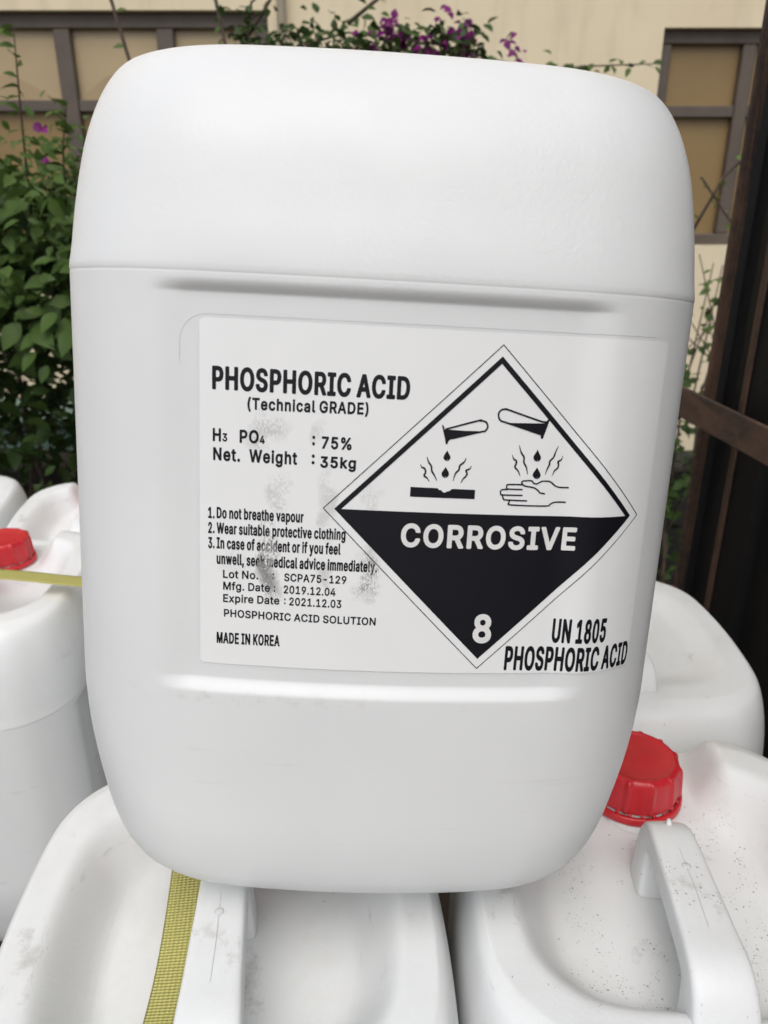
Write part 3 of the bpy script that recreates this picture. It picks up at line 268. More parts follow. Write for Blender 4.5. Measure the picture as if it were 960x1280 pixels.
  '2': (0.945, [[84, 0, 84, 96, 90, 115, 522, 581, 570, 654, 581, 684, 587, 720, 579, 780, 567, 804, 546, 827, 492, 855, 420, 860, 366, 846, 324, 813, 300, 768, 289, 696, 270, 674, 252, 669, 114, 672, 102, 680, 90, 696, 87, 732, 98, 804, 122, 870, 161, 930, 204, 974, 264, 1014, 324, 1038, 396, 1053, 486, 1053, 558, 1039, 620, 1014, 660, 989, 707, 948, 744, 900, 766, 858, 780, 816, 790, 756, 790, 702, 779, 642, 747, 564, 682, 468, 578, 348, 394, 156, 780, 151, 798, 138, 806, 120, 807, 0, 803, -18, 787, -36, 768, -42, 126, -42, 96, -30]]),
  '3': (0.945, [[44, 257, 50, 281, 74, 299, 224, 300, 251, 281, 270, 215, 302, 177, 362, 148, 434, 140, 500, 149, 554, 175, 589, 215, 604, 269, 602, 317, 591, 353, 567, 389, 537, 413, 500, 430, 452, 441, 296, 446, 278, 457, 267, 479, 266, 587, 272, 609, 478, 845, 134, 847, 116, 852, 100, 869, 95, 887, 95, 1007, 108, 1031, 140, 1042, 734, 1042, 761, 1031, 774, 1001, 774, 905, 770, 887, 528, 611, 620, 582, 692, 539, 752, 479, 794, 401, 814, 311, 808, 215, 783, 143, 734, 68, 699, 35, 650, 0, 602, -24, 554, -40, 482, -53, 428, -55, 356, -50, 308, -41, 248, -21, 200, 3, 152, 37, 118, 71, 91, 107, 69, 149, 50, 209]]),
  '4': (0.945, [[36, 210, 36, 312, 40, 330, 452, 1026, 468, 1038, 486, 1042, 612, 1042, 636, 1034, 652, 1008, 648, 981, 286, 366, 294, 361, 510, 363, 512, 624, 519, 648, 534, 661, 552, 666, 678, 666, 702, 655, 712, 642, 716, 624, 716, 366, 720, 362, 828, 358, 847, 342, 854, 318, 854, 204, 844, 180, 816, 166, 716, 162, 716, 0, 708, -24, 696, -36, 678, -42, 552, -42, 524, -30, 512, -6, 510, 164, 72, 166, 46, 180]]),
  '5': (0.945, [[75, 257, 87, 286, 111, 298, 255, 296, 275, 281, 295, 215, 327, 176, 381, 148, 447, 140, 501, 153, 550, 185, 584, 233, 601, 293, 599, 359, 579, 414, 543, 461, 489, 493, 441, 502, 375, 497, 321, 479, 273, 447, 255, 441, 123, 456, 98, 473, 91, 503, 147, 1007, 159, 1030, 189, 1042, 717, 1042, 747, 1032, 762, 1007, 762, 893, 760, 875, 747, 857, 723, 847, 333, 845, 315, 677, 315, 671, 375, 690, 447, 698, 507, 694, 561, 681, 621, 656, 669, 625, 711, 587, 745, 545, 775, 491, 796, 431, 809, 359, 810, 293, 799, 221, 783, 173, 760, 125, 721, 71, 685, 35, 633, -3, 585, -27, 537, -43, 435, -55, 381, -52, 321, -41, 273, -24, 219, 5, 181, 35, 141, 76, 117, 113, 92, 167]]),
  '7': (0.945, [[80, 894, 81, 1008, 92, 1029, 116, 1042, 770, 1042, 795, 1032, 809, 1008, 810, 882, 806, 864, 362, -18, 350, -33, 332, -41, 176, -39, 153, -18, 150, 12, 568, 846, 116, 847, 88, 864]]),
  '9': (0.945, [[83, 690, 86, 744, 101, 812, 119, 858, 156, 918, 191, 957, 239, 996, 287, 1022, 347, 1044, 419, 1055, 473, 1054, 545, 1043, 605, 1021, 653, 993, 706, 948, 744, 900, 771, 852, 796, 780, 806, 684, 798, 600, 772, 516, 737, 441, 673, 336, 428, -24, 413, -38, 395, -42, 251, -42, 227, -30, 214, 0, 222, 24, 437, 338, 353, 347, 293, 364, 230, 396, 179, 437, 137, 491, 106, 552, 89, 618], [288, 690, 299, 624, 330, 570, 353, 549, 383, 532, 443, 521, 509, 533, 557, 566, 589, 618, 602, 690, 589, 762, 556, 816, 509, 850, 479, 859, 443, 863, 383, 851, 334, 816, 300, 762]]),
  ':': (0.424, [[55, 81, 64, 129, 92, 171, 134, 201, 187, 212, 241, 201, 283, 171, 310, 129, 319, 81, 308, 27, 278, -15, 235, -42, 187, -51, 133, -39, 91, -9, 64, 33], [55, 621, 64, 669, 91, 712, 133, 742, 187, 753, 235, 745, 278, 717, 308, 675, 319, 621, 310, 573, 283, 531, 241, 501, 187, 490, 134, 501, 92, 531, 64, 573]]),
  'A': (0.998, [[-10, 0, 359, 1020, 374, 1036, 392, 1042, 542, 1042, 561, 1038, 583, 1014, 948, 18, 952, 0, 948, -18, 932, -36, 914, -42, 776, -42, 747, -30, 736, -12, 644, 237, 296, 237, 207, -12, 194, -32, 170, -42, 26, -42, 2, -29], [364, 438, 374, 433, 566, 433, 576, 438, 470, 747]]),
  'C': (1.057, [[37, 497, 41, 581, 61, 689, 85, 761, 134, 851, 193, 923, 247, 969, 325, 1014, 391, 1038, 487, 1054, 583, 1052, 667, 1036, 751, 1002, 817, 958, 883, 892, 932, 815, 963, 731, 971, 677, 962, 659, 949, 647, 931, 643, 793, 644, 775, 653, 766, 665, 748, 719, 725, 761, 677, 809, 643, 829, 601, 844, 553, 853, 505, 853, 433, 839, 367, 803, 314, 749, 275, 677, 256, 611, 246, 527, 248, 443, 261, 365, 283, 305, 315, 251, 355, 207, 403, 175, 451, 156, 505, 147, 553, 147, 601, 156, 661, 182, 709, 221, 742, 269, 765, 335, 783, 353, 799, 357, 931, 357, 949, 353, 967, 335, 972, 317, 968, 293, 943, 210, 916, 155, 872, 95, 829, 52, 769, 9, 715, -19, 649, -41, 541, -55, 421, -45, 361, -29, 307, -6, 219, 53, 175, 95, 138, 143, 85, 239, 52, 347, 41, 419]]),
  'D': (1.042, [[76, 0, 76, 1002, 85, 1026, 100, 1038, 118, 1042, 520, 1038, 586, 1026, 652, 1006, 742, 959, 814, 897, 874, 816, 915, 726, 941, 618, 949, 540, 948, 462, 935, 348, 904, 246, 855, 156, 793, 84, 736, 40, 652, -4, 574, -27, 466, -41, 118, -42, 89, -30], [287, 840, 288, 156, 478, 157, 544, 170, 586, 186, 634, 216, 676, 258, 707, 312, 728, 372, 740, 450, 742, 534, 730, 624, 708, 690, 684, 732, 652, 771, 610, 803, 568, 824, 514, 839, 460, 845, 292, 846]]),
  'E': (0.877, [[76, 0, 76, 996, 82, 1022, 100, 1038, 118, 1042, 730, 1042, 754, 1036, 766, 1025, 773, 1008, 774, 888, 767, 864, 748, 849, 292, 846, 287, 840, 288, 606, 700, 604, 730, 590, 741, 558, 740, 444, 730, 422, 712, 410, 292, 408, 287, 402, 287, 162, 292, 154, 754, 151, 772, 136, 780, 114, 780, 0, 772, -24, 754, -39, 736, -42, 118, -42, 89, -30]]),
  'H': (1.071, [[76, 0, 76, 1002, 85, 1026, 112, 1042, 244, 1042, 268, 1035, 282, 1020, 287, 1002, 288, 612, 724, 610, 729, 618, 729, 1002, 734, 1020, 748, 1035, 766, 1042, 898, 1042, 925, 1032, 938, 1014, 940, 996, 940, 0, 932, -24, 904, -42, 772, -42, 748, -35, 733, -18, 729, 0, 729, 408, 724, 414, 292, 414, 287, 408, 287, 0, 283, -18, 268, -35, 250, -42, 112, -42, 88, -29]]),
  'I': (0.645, [[19, 0, 19, 114, 31, 141, 55, 154, 187, 154, 190, 162, 190, 840, 187, 846, 55, 846, 31, 859, 19, 888, 19, 1002, 24, 1020, 37, 1034, 61, 1042, 529, 1042, 547, 1038, 565, 1022, 571, 1002, 572, 888, 564, 864, 553, 853, 535, 846, 403, 846, 401, 840, 401, 156, 535, 154, 559, 142, 571, 114, 572, 0, 567, -18, 553, -35, 529, -42, 61, -42, 32, -30]]),
  'L': (0.827, [[76, 0, 77, 1008, 88, 1029, 112, 1042, 250, 1042, 274, 1030, 287, 1002, 288, 156, 724, 152, 742, 139, 751, 120, 752, -6, 739, -30, 712, -42, 118, -42, 89, -30]]),
  'M': (1.289, [[76, 0, 76, 1002, 88, 1029, 118, 1042, 298, 1042, 316, 1038, 331, 1026, 616, 291, 622, 293, 903, 1026, 916, 1037, 934, 1042, 1120, 1042, 1144, 1031, 1156, 1014, 1158, 996, 1158, 0, 1145, -30, 1120, -42, 988, -42, 964, -32, 951, -12, 946, 585, 712, -12, 694, -36, 676, -42, 562, -42, 544, -38, 528, -24, 286, 582, 282, 564, 280, -12, 269, -30, 250, -41, 118, -42, 89, -30]]),
  'N': (1.083, [[76, 0, 76, 1002, 85, 1026, 100, 1038, 118, 1042, 268, 1042, 298, 1029, 742, 330, 744, 1014, 757, 1032, 778, 1042, 916, 1042, 938, 1032, 950, 1014, 953, 996, 953, 0, 945, -24, 928, -38, 910, -42, 760, -42, 730, -29, 286, 673, 286, -12, 274, -31, 250, -42, 118, -42, 89, -30]]),
  'O': (1.103, [[37, 497, 46, 617, 62, 695, 99, 791, 156, 881, 223, 950, 301, 1002, 391, 1038, 493, 1054, 595, 1051, 691, 1028, 775, 987, 853, 926, 915, 851, 963, 761, 996, 653, 1010, 539, 1007, 419, 988, 311, 950, 209, 898, 125, 829, 52, 750, -1, 655, -39, 559, -54, 457, -51, 355, -26, 301, -3, 251, 29, 176, 95, 115, 179, 72, 275, 46, 383], [245, 497, 251, 413, 268, 341, 303, 269, 343, 218, 397, 178, 451, 156, 523, 146, 595, 155, 649, 176, 703, 215, 743, 263, 774, 323, 793, 389, 803, 473, 801, 557, 788, 635, 772, 683, 743, 737, 709, 779, 665, 815, 616, 839, 565, 851, 505, 853, 451, 844, 403, 825, 359, 797, 329, 767, 295, 719, 275, 677, 256, 611]]),
  'P': (0.928, [[76, 0, 76, 996, 82, 1022, 100, 1038, 118, 1042, 496, 1041, 604, 1024, 652, 1006, 694, 983, 748, 939, 790, 887, 822, 822, 839, 756, 845, 684, 840, 612, 822, 546, 791, 480, 753, 432, 713, 396, 653, 360, 604, 342, 496, 324, 292, 323, 287, 318, 287, 0, 279, -24, 268, -35, 250, -42, 112, -42, 88, -29], [287, 840, 287, 522, 454, 519, 508, 522, 562, 539, 600, 570, 628, 624, 635, 696, 621, 762, 608, 786, 586, 810, 544, 834, 490, 845, 292, 847]]),
  'R': (0.937, [[76, 0, 76, 996, 82, 1022, 100, 1038, 118, 1042, 496, 1041, 604, 1025, 652, 1008, 694, 986, 731, 960, 766, 926, 814, 852, 841, 762, 846, 672, 830, 576, 795, 498, 748, 441, 676, 390, 879, 18, 883, -6, 875, -24, 862, -36, 844, -42, 694, -42, 665, -30, 463, 342, 454, 347, 292, 347, 287, 342, 287, 0, 274, -30, 250, -42, 112, -42, 88, -29], [287, 840, 288, 546, 460, 543, 520, 548, 574, 566, 610, 596, 632, 648, 635, 720, 620, 774, 586, 814, 544, 835, 490, 845, 292, 847]]),
  'S': (0.932, [[33, 271, 45, 298, 69, 310, 219, 308, 242, 289, 257, 229, 285, 189, 333, 158, 399, 141, 453, 139, 513, 147, 567, 167, 602, 193, 628, 229, 637, 277, 629, 313, 601, 343, 519, 382, 321, 439, 258, 463, 183, 504, 123, 556, 89, 607, 66, 673, 60, 733, 67, 799, 81, 847, 99, 883, 129, 925, 159, 956, 195, 984, 249, 1015, 345, 1046, 399, 1053, 471, 1055, 573, 1040, 663, 1004, 711, 973, 747, 940, 797, 871, 822, 805, 829, 733, 819, 715, 801, 703, 663, 701, 645, 705, 627, 721, 610, 781, 581, 817, 531, 845, 465, 858, 387, 854, 321, 829, 297, 809, 280, 787, 268, 739, 279, 695, 327, 655, 399, 626, 567, 579, 657, 544, 741, 492, 797, 433, 821, 391, 837, 343, 844, 289, 842, 229, 832, 181, 815, 139, 783, 85, 751, 49, 711, 16, 657, -15, 555, -49, 495, -57, 411, -59, 333, -50, 279, -37, 231, -19, 174, 13, 105, 75, 78, 115, 51, 173, 39, 219]]),
  'T': (0.936, [[20, 888, 21, 1008, 32, 1029, 56, 1042, 818, 1042, 842, 1035, 856, 1020, 861, 1002, 861, 882, 854, 864, 841, 852, 818, 846, 548, 846, 547, 0, 539, -24, 524, -37, 506, -42, 374, -42, 349, -30, 337, -6, 337, 840, 332, 846, 56, 846, 32, 859]]),
  'U': (1.071, [[76, 344, 76, 998, 79, 1016, 93, 1034, 118, 1042, 250, 1042, 269, 1034, 283, 1016, 286, 350, 294, 290, 321, 230, 369, 182, 430, 153, 508, 143, 586, 153, 646, 180, 696, 230, 722, 290, 730, 350, 733, 1016, 748, 1035, 772, 1042, 904, 1042, 930, 1028, 941, 998, 937, 284, 921, 212, 898, 157, 856, 92, 802, 38, 760, 8, 706, -20, 652, -39, 574, -54, 508, -58, 442, -54, 364, -39, 310, -20, 262, 5, 214, 39, 166, 86, 131, 134, 107, 182, 90, 230, 80, 284]]),
  'a': (0.820, [[18, 211, 25, 277, 42, 325, 76, 373, 120, 409, 174, 436, 234, 454, 468, 489, 499, 499, 494, 547, 477, 577, 444, 599, 402, 608, 342, 605, 294, 587, 258, 558, 228, 510, 204, 497, 186, 498, 60, 536, 47, 547, 39, 565, 40, 583, 50, 607, 89, 673, 144, 725, 198, 758, 264, 782, 348, 796, 420, 796, 492, 784, 558, 759, 612, 724, 652, 679, 686, 613, 703, 517, 704, 1, 700, -17, 685, -35, 666, -42, 540, -42, 516, -31, 498, -4, 426, -42, 354, -57, 258, -55, 186, -36, 118, 1, 84, 32, 60, 63, 28, 133], [223, 205, 234, 168, 252, 151, 276, 140, 336, 131, 408, 143, 452, 169, 482, 205, 497, 247, 500, 307, 492, 310, 336, 286, 276, 271, 234, 245, 226, 229]]),
  'e': (0.849, [[25, 368, 36, 482, 61, 565, 109, 652, 163, 711, 229, 757, 319, 789, 415, 797, 505, 784, 571, 760, 625, 727, 673, 683, 715, 625, 749, 548, 764, 482, 771, 386, 767, 314, 751, 297, 733, 291, 241, 291, 236, 284, 248, 242, 271, 200, 301, 169, 337, 148, 385, 135, 451, 135, 504, 152, 540, 182, 570, 236, 595, 249, 733, 217, 754, 200, 759, 170, 738, 116, 701, 62, 649, 13, 589, -22, 529, -44, 457, -56, 385, -57, 307, -45, 253, -27, 187, 10, 133, 58, 97, 104, 62, 170, 43, 224, 31, 284], [240, 482, 247, 476, 547, 476, 556, 482, 534, 536, 499, 577, 457, 599, 403, 607, 349, 599, 301, 574, 265, 535]]),
  'f': (0.553, [[-29, 648, -29, 750, -23, 768, -11, 780, 7, 787, 115, 789, 118, 882, 131, 936, 162, 990, 205, 1032, 277, 1069, 355, 1083, 409, 1082, 457, 1074, 499, 1060, 514, 1044, 518, 1014, 486, 906, 475, 889, 451, 879, 397, 889, 355, 887, 335, 876, 323, 852, 321, 792, 325, 788, 451, 788, 469, 782, 481, 772, 490, 750, 490, 642, 481, 616, 457, 602, 325, 601, 321, 594, 321, 0, 313, -24, 295, -39, 151, -41, 133, -33, 120, -18, 116, 0, 116, 600, 1, 603, -21, 618]]),
  'g': (0.890, [[25, 376, 36, 490, 50, 544, 72, 598, 97, 642, 138, 694, 178, 730, 217, 756, 265, 777, 307, 790, 409, 797, 457, 791, 499, 779, 571, 735, 583, 772, 607, 787, 733, 788, 759, 778, 769, 766, 774, 748, 773, -44, 768, -92, 754, -140, 733, -185, 697, -232, 643, -277, 583, -307, 505, -329, 427, -338, 343, -335, 265, -319, 187, -286, 133, -247, 91, -202, 60, -152, 60, -122, 79, -99, 181, -42, 205, -38, 229, -50, 283, -113, 325, -137, 391, -149, 463, -144, 517, -122, 553, -87, 568, -44, 569, 22, 565, 25, 517, -5, 475, -22, 379, -32, 313, -26, 266, -14, 182, 28, 145, 58, 112, 94, 62, 178, 36, 262], [231, 376, 236, 316, 248, 268, 269, 226, 295, 195, 331, 172, 373, 160, 427, 159, 469, 169, 499, 186, 528, 214, 549, 250, 563, 292, 570, 340, 572, 400, 564, 460, 551, 502, 520, 556, 473, 592, 415, 606, 373, 604, 343, 596, 295, 566, 259, 515, 238, 448]]),
  'i': (0.382, [[61, 0, 63, 756, 72, 774, 93, 786, 231, 787, 254, 774, 265, 750, 265, -6, 253, -30, 231, -41, 105, -42, 74, -30], [39, 948, 48, 996, 75, 1035, 117, 1063, 165, 1072, 213, 1062, 255, 1034, 281, 996, 290, 948, 280, 900, 254, 864, 213, 838, 165, 828, 117, 837, 76, 864, 50, 900]]),
  'o': (0.871, [[25, 368, 32, 458, 52, 542, 85, 614, 132, 680, 187, 729, 253, 767, 325, 790, 409, 798, 487, 790, 565, 766, 631, 728, 685, 679, 732, 614, 764, 542, 785, 458, 791, 368, 784, 278, 765, 200, 733, 128, 686, 62, 631, 12, 565, -27, 487, -51, 409, -58, 325, -50, 253, -28, 187, 10, 130, 62, 85, 125, 51, 200, 32, 278], [231, 368, 237, 302, 252, 248, 272, 206, 301, 171, 337, 147, 379, 135, 433, 135, 475, 145, 507, 164, 536, 194, 558, 230, 574, 278, 584, 332, 585, 386, 578, 446, 564, 494, 546, 530, 524, 560, 475, 594, 409, 606, 343, 595, 299, 566, 264, 518, 240, 452]]),
  'p': (0.889, [[61, -281, 61, 745, 65, 763, 79, 780, 97, 787, 223, 788, 241, 782, 253, 771, 265, 735, 307, 764, 349, 783, 397, 794, 451, 798, 529, 789, 615, 757, 675, 715, 729, 655, 774, 571, 797, 493, 809, 397, 803, 283, 785, 199, 755, 127, 711, 61, 662, 13, 613, -19, 547, -45, 475, -57, 397, -54, 337, -38, 266, 1, 265, -281, 258, -305, 229, -322, 97, -322, 73, -310], [264, 373, 269, 301, 290, 229, 325, 177, 367, 147, 397, 137, 433, 134, 493, 145, 541, 178, 575, 229, 592, 277, 602, 337, 603, 391, 595, 451, 581, 499, 564, 535, 535, 569, 505, 591, 463, 604, 409, 605, 367, 594, 331, 571, 302, 535, 280, 487, 267, 427]]),
  'r': (0.564, [[61, 0, 61, 744, 67, 767, 79, 780, 97, 787, 223, 787, 247, 777, 265, 749, 313, 777, 367, 794, 433, 798, 499, 791, 516, 774, 520, 756, 520, 630, 511, 607, 499, 597, 481, 592, 397, 598, 343, 586, 301, 558, 282, 534, 271, 508, 266, 468, 265, 0, 261, -18, 247, -35, 229, -42, 97, -42, 73, -29]]),
  't': (0.502, [[-29, 646, -29, 748, -20, 772, 7, 787, 86, 790, 86, 934, 97, 955, 115, 966, 247, 968, 271, 961, 289, 934, 290, 790, 409, 787, 433, 772, 443, 748, 443, 646, 433, 616, 409, 602, 290, 598, 290, 190, 295, 156, 307, 144, 337, 140, 403, 147, 431, 130, 460, 10, 457, -14, 445, -30, 409, -43, 355, -49, 301, -49, 253, -41, 211, -27, 175, -7, 123, 46, 96, 106, 86, 160, 86, 598, -5, 605, -24, 622]]),
  'x': (0.799, [[-1, 0, 6, 24, 253, 384, 19, 726, 15, 750, 25, 774, 53, 787, 197, 788, 221, 780, 371, 550, 377, 548, 530, 780, 551, 788, 689, 788, 719, 777, 732, 756, 728, 726, 492, 378, 738, 24, 745, -6, 733, -30, 719, -39, 701, -42, 563, -42, 539, -34, 371, 217, 215, -23, 201, -36, 179, -42, 35, -42, 11, -29]]),
  ' ': (0.369, []),
 },
}
# (glyph style, words, left, right, baseline at both ends, cap height) on the label, metres
LINES = [
    ('N', 'PHOSPHORIC ACID', -0.0729, 0.0103, 0.2727, 0.2724, 0.0089),
    ('W', '(Technical GRADE)', -0.0578, -0.0067, 0.2648, 0.2652, 0.0046),
    ('W', 'H', -0.0726, -0.069, 0.2506, 0.2506, 0.0051),
    ('W', '3', -0.0684, -0.0663, 0.2506, 0.2506, 0.0032),
    ('W', 'PO', -0.061, -0.0528, 0.2505, 0.2507, 0.0051),
    ('W', '4', -0.0524, -0.0502, 0.2505, 0.2505, 0.0032),
    ('W', ':', -0.03, -0.0288, 0.2512, 0.2511, 0.0051),
    ('W', '75%', -0.026, -0.0132, 0.2499, 0.2499, 0.0048),
    ('W', 'Net.', -0.0724, -0.0607, 0.2424, 0.2423, 0.0051),
    ('W', 'Weight', -0.0568, -0.0362, 0.2424, 0.2424, 0.0051),
    ('W', ':', -0.03, -0.0287, 0.2431, 0.243, 0.0052),
    ('W', '35kg', -0.0263, -0.011, 0.2417, 0.2418, 0.0045),
    ('N', '1.', -0.0746, -0.0717, 0.2166, 0.2166, 0.0046),
    ('N', 'Do not breathe vapour', -0.0708, -0.0327, 0.2168, 0.217, 0.0046),
    ('N', '2.', -0.0746, -0.0717, 0.2098, 0.2099, 0.0046),
    ('N', 'Wear suitable protective clothing', -0.0708, -0.0142, 0.2099, 0.2101, 0.0046),
    ('N', '3.', -0.0746, -0.0717, 0.2029, 0.203, 0.0047),
    ('N', 'In case of accident or if you feel', -0.0708, -0.0161, 0.2031, 0.2033, 0.0047),
    ('N', 'unwell, seek medical advice immediately.', -0.0708, 0.0003, 0.196, 0.1959, 0.0047),
    ('M', 'Lot No.', -0.0679, -0.0521, 0.1896, 0.1899, 0.0035),
    ('M', ':', -0.0458, -0.0451, 0.1905, 0.1905, 0.0034),
    ('M', 'SCPA75-129', -0.0406, -0.013, 0.1898, 0.1899, 0.0034),
    ('M', 'Mfg. Date', -0.0678, -0.0468, 0.1841, 0.1844, 0.0035),
    ('M', ':', -0.0451, -0.0444, 0.1846, 0.1846, 0.0035),
    ('M', '2019.12.04', -0.0407, -0.0176, 0.1841, 0.184, 0.0035),
    ('M', 'Expire Date', -0.0678, -0.0425, 0.1783, 0.1787, 0.0035),
    ('M', ':', -0.0404, -0.0397, 0.1791, 0.179, 0.0035),
    ('M', '2021.12.03', -0.0381, -0.0148, 0.1786, 0.1785, 0.0035),
    ('M', 'PHOSPHORIC ACID SOLUTION', -0.0674, 0.0009, 0.1714, 0.1709, 0.0034),
    ('N', 'MADE IN KOREA', -0.0707, -0.042, 0.1586, 0.1588, 0.0049),
    ('W', 'CORROSIVE', 0.01, 0.0892, 0.2085, 0.2087, 0.0096),
    ('W', '8', 0.0453, 0.0539, 0.1644, 0.1641, 0.0125),
    ('N', 'UN 1805', 0.0828, 0.1106, 0.1643, 0.1637, 0.0108),
    ('N', 'PHOSPHORIC ACID', 0.0613, 0.1281, 0.1507, 0.1494, 0.0109),
]
# hazard pictogram, tenths of a millimetre on the label
PICTO_FILLS = [
    [(253, 2604), (350, 2601), (411, 2602), (409, 2595), (291, 2564), (281, 2555), (275, 2540), (269, 2541), (264, 2565), (253, 2601), (247, 2622), (253, 2621), (261, 2607)],
    [(529, 2642), (691, 2646), (702, 2657), (711, 2670), (716, 2665), (692, 2579), (683, 2581), (681, 2594), (654, 2606), (530, 2637)],
    [(278, 2514), (290, 2493), (293, 2489), (294, 2484), (293, 2479), (291, 2475), (288, 2472), (284, 2469), (280, 2468), (275, 2469), (271, 2471), (267, 2474), (264, 2478), (263, 2483), (264, 2487), (265, 2492)],
    [(276, 2442), (289, 2422), (291, 2417), (292, 2412), (292, 2407), (290, 2402), (286, 2399), (282, 2396), (277, 2395), (272, 2396), (267, 2398), (264, 2401), (261, 2406), (260, 2411), (260, 2416), (262, 2420)],
    [(674, 2532), (688, 2506), (691, 2502), (692, 2497), (691, 2492), (690, 2487), (686, 2484), (682, 2481), (677, 2480), (671, 2481), (666, 2483), (662, 2487), (660, 2491), (658, 2496), (658, 2501), (660, 2506)],
    [(679, 2454), (694, 2431), (697, 2426), (698, 2421), (698, 2416), (696, 2411), (692, 2407), (688, 2404), (682, 2403), (676, 2404), (671, 2406), (667, 2410), (664, 2415), (662, 2420), (663, 2426), (665, 2431)],
    [(129, 2349), (247, 2348), (255, 2340), (263, 2340), (271, 2332), (280, 2329), (289, 2335), (300, 2337), (307, 2345), (315, 2347), (412, 2346), (413, 2305), (129, 2306)],
]
PICTO_STROKES = [  # (points, width at start, width in the middle)
    ([(264, 2604), (282, 2610), (407, 2648), (410, 2645), (419, 2647), (428, 2645), (437, 2641), (442, 2633), (445, 2624), (443, 2615), (438, 2607), (431, 2602), (415, 2599), (291, 2565)], 7.5, 7.5),
    ([(698, 2654), (683, 2653), (626, 2669), (522, 2700), (520, 2700), (510, 2700), (500, 2697), (492, 2690), (488, 2681), (488, 2670), (491, 2660), (498, 2652), (508, 2647), (529, 2642), (677, 2599)], 7.5, 7.5),
    ([(166, 2449), (173, 2437), (185, 2432), (190, 2416), (185, 2401), (198, 2391), (209, 2375)], 1.9, 7.5),
    ([(192, 2483), (201, 2460), (213, 2444), (217, 2422), (228, 2406), (242, 2380)], 1.9, 7.5),
    ([(362, 2485), (354, 2466), (337, 2451), (334, 2432), (320, 2415), (312, 2382)], 1.9, 7.5),
    ([(388, 2451), (380, 2437), (365, 2430), (371, 2417), (365, 2403), (355, 2393), (347, 2375)], 1.9, 7.5),
    ([(563, 2505), (571, 2488), (584, 2479), (582, 2463), (580, 2452), (595, 2436), (606, 2414)], 1.9, 7.5),
    ([(590, 2549), (601, 2518), (616, 2497), (617, 2475), (630, 2454), (640, 2421)], 1.9, 7.5),
    ([(766, 2551), (755, 2523), (749, 2501), (734, 2484), (733, 2468), (726, 2451), (718, 2423)], 1.9, 7.5),
    ([(790, 2508), (785, 2491), (771, 2482), (775, 2469), (772, 2454), (759, 2441), (750, 2418)], 1.9, 7.5),
    ([(620, 2376), (560, 2375), (551, 2370), (551, 2362), (557, 2355), (623, 2354)], 6.3, 6.3),
    ([(558, 2353), (532, 2351), (525, 2343), (527, 2333), (536, 2328), (625, 2328)], 6.3, 6.3),
    ([(537, 2327), (537, 2318), (542, 2309), (553, 2306), (648, 2304)], 6.3, 6.3),
    ([(569, 2304), (567, 2293), (578, 2284), (734, 2283), (754, 2291), (776, 2301), (827, 2302)], 6.3, 6.3),
    ([(619, 2392), (617, 2384), (630, 2371), (672, 2364), (693, 2352), (703, 2342), (726, 2338)], 6.3, 6.3),
    ([(619, 2392), (658, 2395), (669, 2385), (682, 2381), (695, 2387), (709, 2394), (738, 2394), (753, 2387), (771, 2374), (792, 2368), (833, 2368)], 6.3, 6.3),
]

# ---------------------------------------------------------------- helpers
def tag(o, label=None, cat=None, group=None, kind=None):
    for k, v in (('label', label), ('category', cat), ('group', group), ('kind', kind)):
        if v:
            o[k] = v
    return o


def empty(name, loc=(0, 0, 0), rz=0, **kw):
    o = bpy.data.objects.new(name, None)
    o.empty_display_size = .05
    COL.objects.link(o)
    o.location = loc
    o.rotation_euler = (0, 0, rz)
    return tag(o, **kw)


def mesh_obj(name, verts, faces, mat, parent=None, smooth=False, **kw):
    me = bpy.data.meshes.new(name)
    me.from_pydata([tuple(v) for v in verts], [], faces)
    me.validate()
    if smooth:
        for p in me.polygons:
            p.use_smooth = True
    me.materials.append(mat)
    o = bpy.data.objects.new(name, me)
    COL.objects.link(o)
    o.parent = parent
    return tag(o, **kw)


def from_bm(name, bm, mat, parent=None, smooth=False, **kw):
    bmesh.ops.recalc_face_normals(bm, faces=bm.faces)
    me = bpy.data.meshes.new(name)
    bm.to_mesh(me)
    bm.free()
    if smooth:
        for p in me.polygons:
            p.use_smooth = True
    me.materials.append(mat)
    o = bpy.data.objects.new(name, me)
    COL.objects.link(o)
    o.parent = parent
    return tag(o, **kw)


def link(name, me, parent=None, **kw):
    o = bpy.data.objects.new(name, me)
    COL.objects.link(o)
    o.parent = parent
    return tag(o, **kw)


def add_box(bm, x0, x1, y0, y1, z0, z1, bevel=0, seg=1):
    m = Matrix.Translation(((x0 + x1) / 2, (y0 + y1) / 2, (z0 + z1) / 2)) @ Matrix.Diagonal((x1 - x0, y1 - y0, z1 - z0, 1))
    r = bmesh.ops.create_cube(bm, size=1, matrix=m)
    if bevel:
        es = list({e for v in r['verts'] for e in v.link_edges})
        bmesh.ops.bevel(bm, geom=es, offset=bevel, segments=seg, affect='EDGES', profile=.5)


def box(name, x0, x1, y0, y1, z0, z1, mat, parent=None, bevel=0, seg=1, **kw):
    bm = bmesh.new()
    add_box(bm, x0, x1, y0, y1, z0, z1, bevel, seg)
    return from_bm(name, bm, mat, parent, **kw)


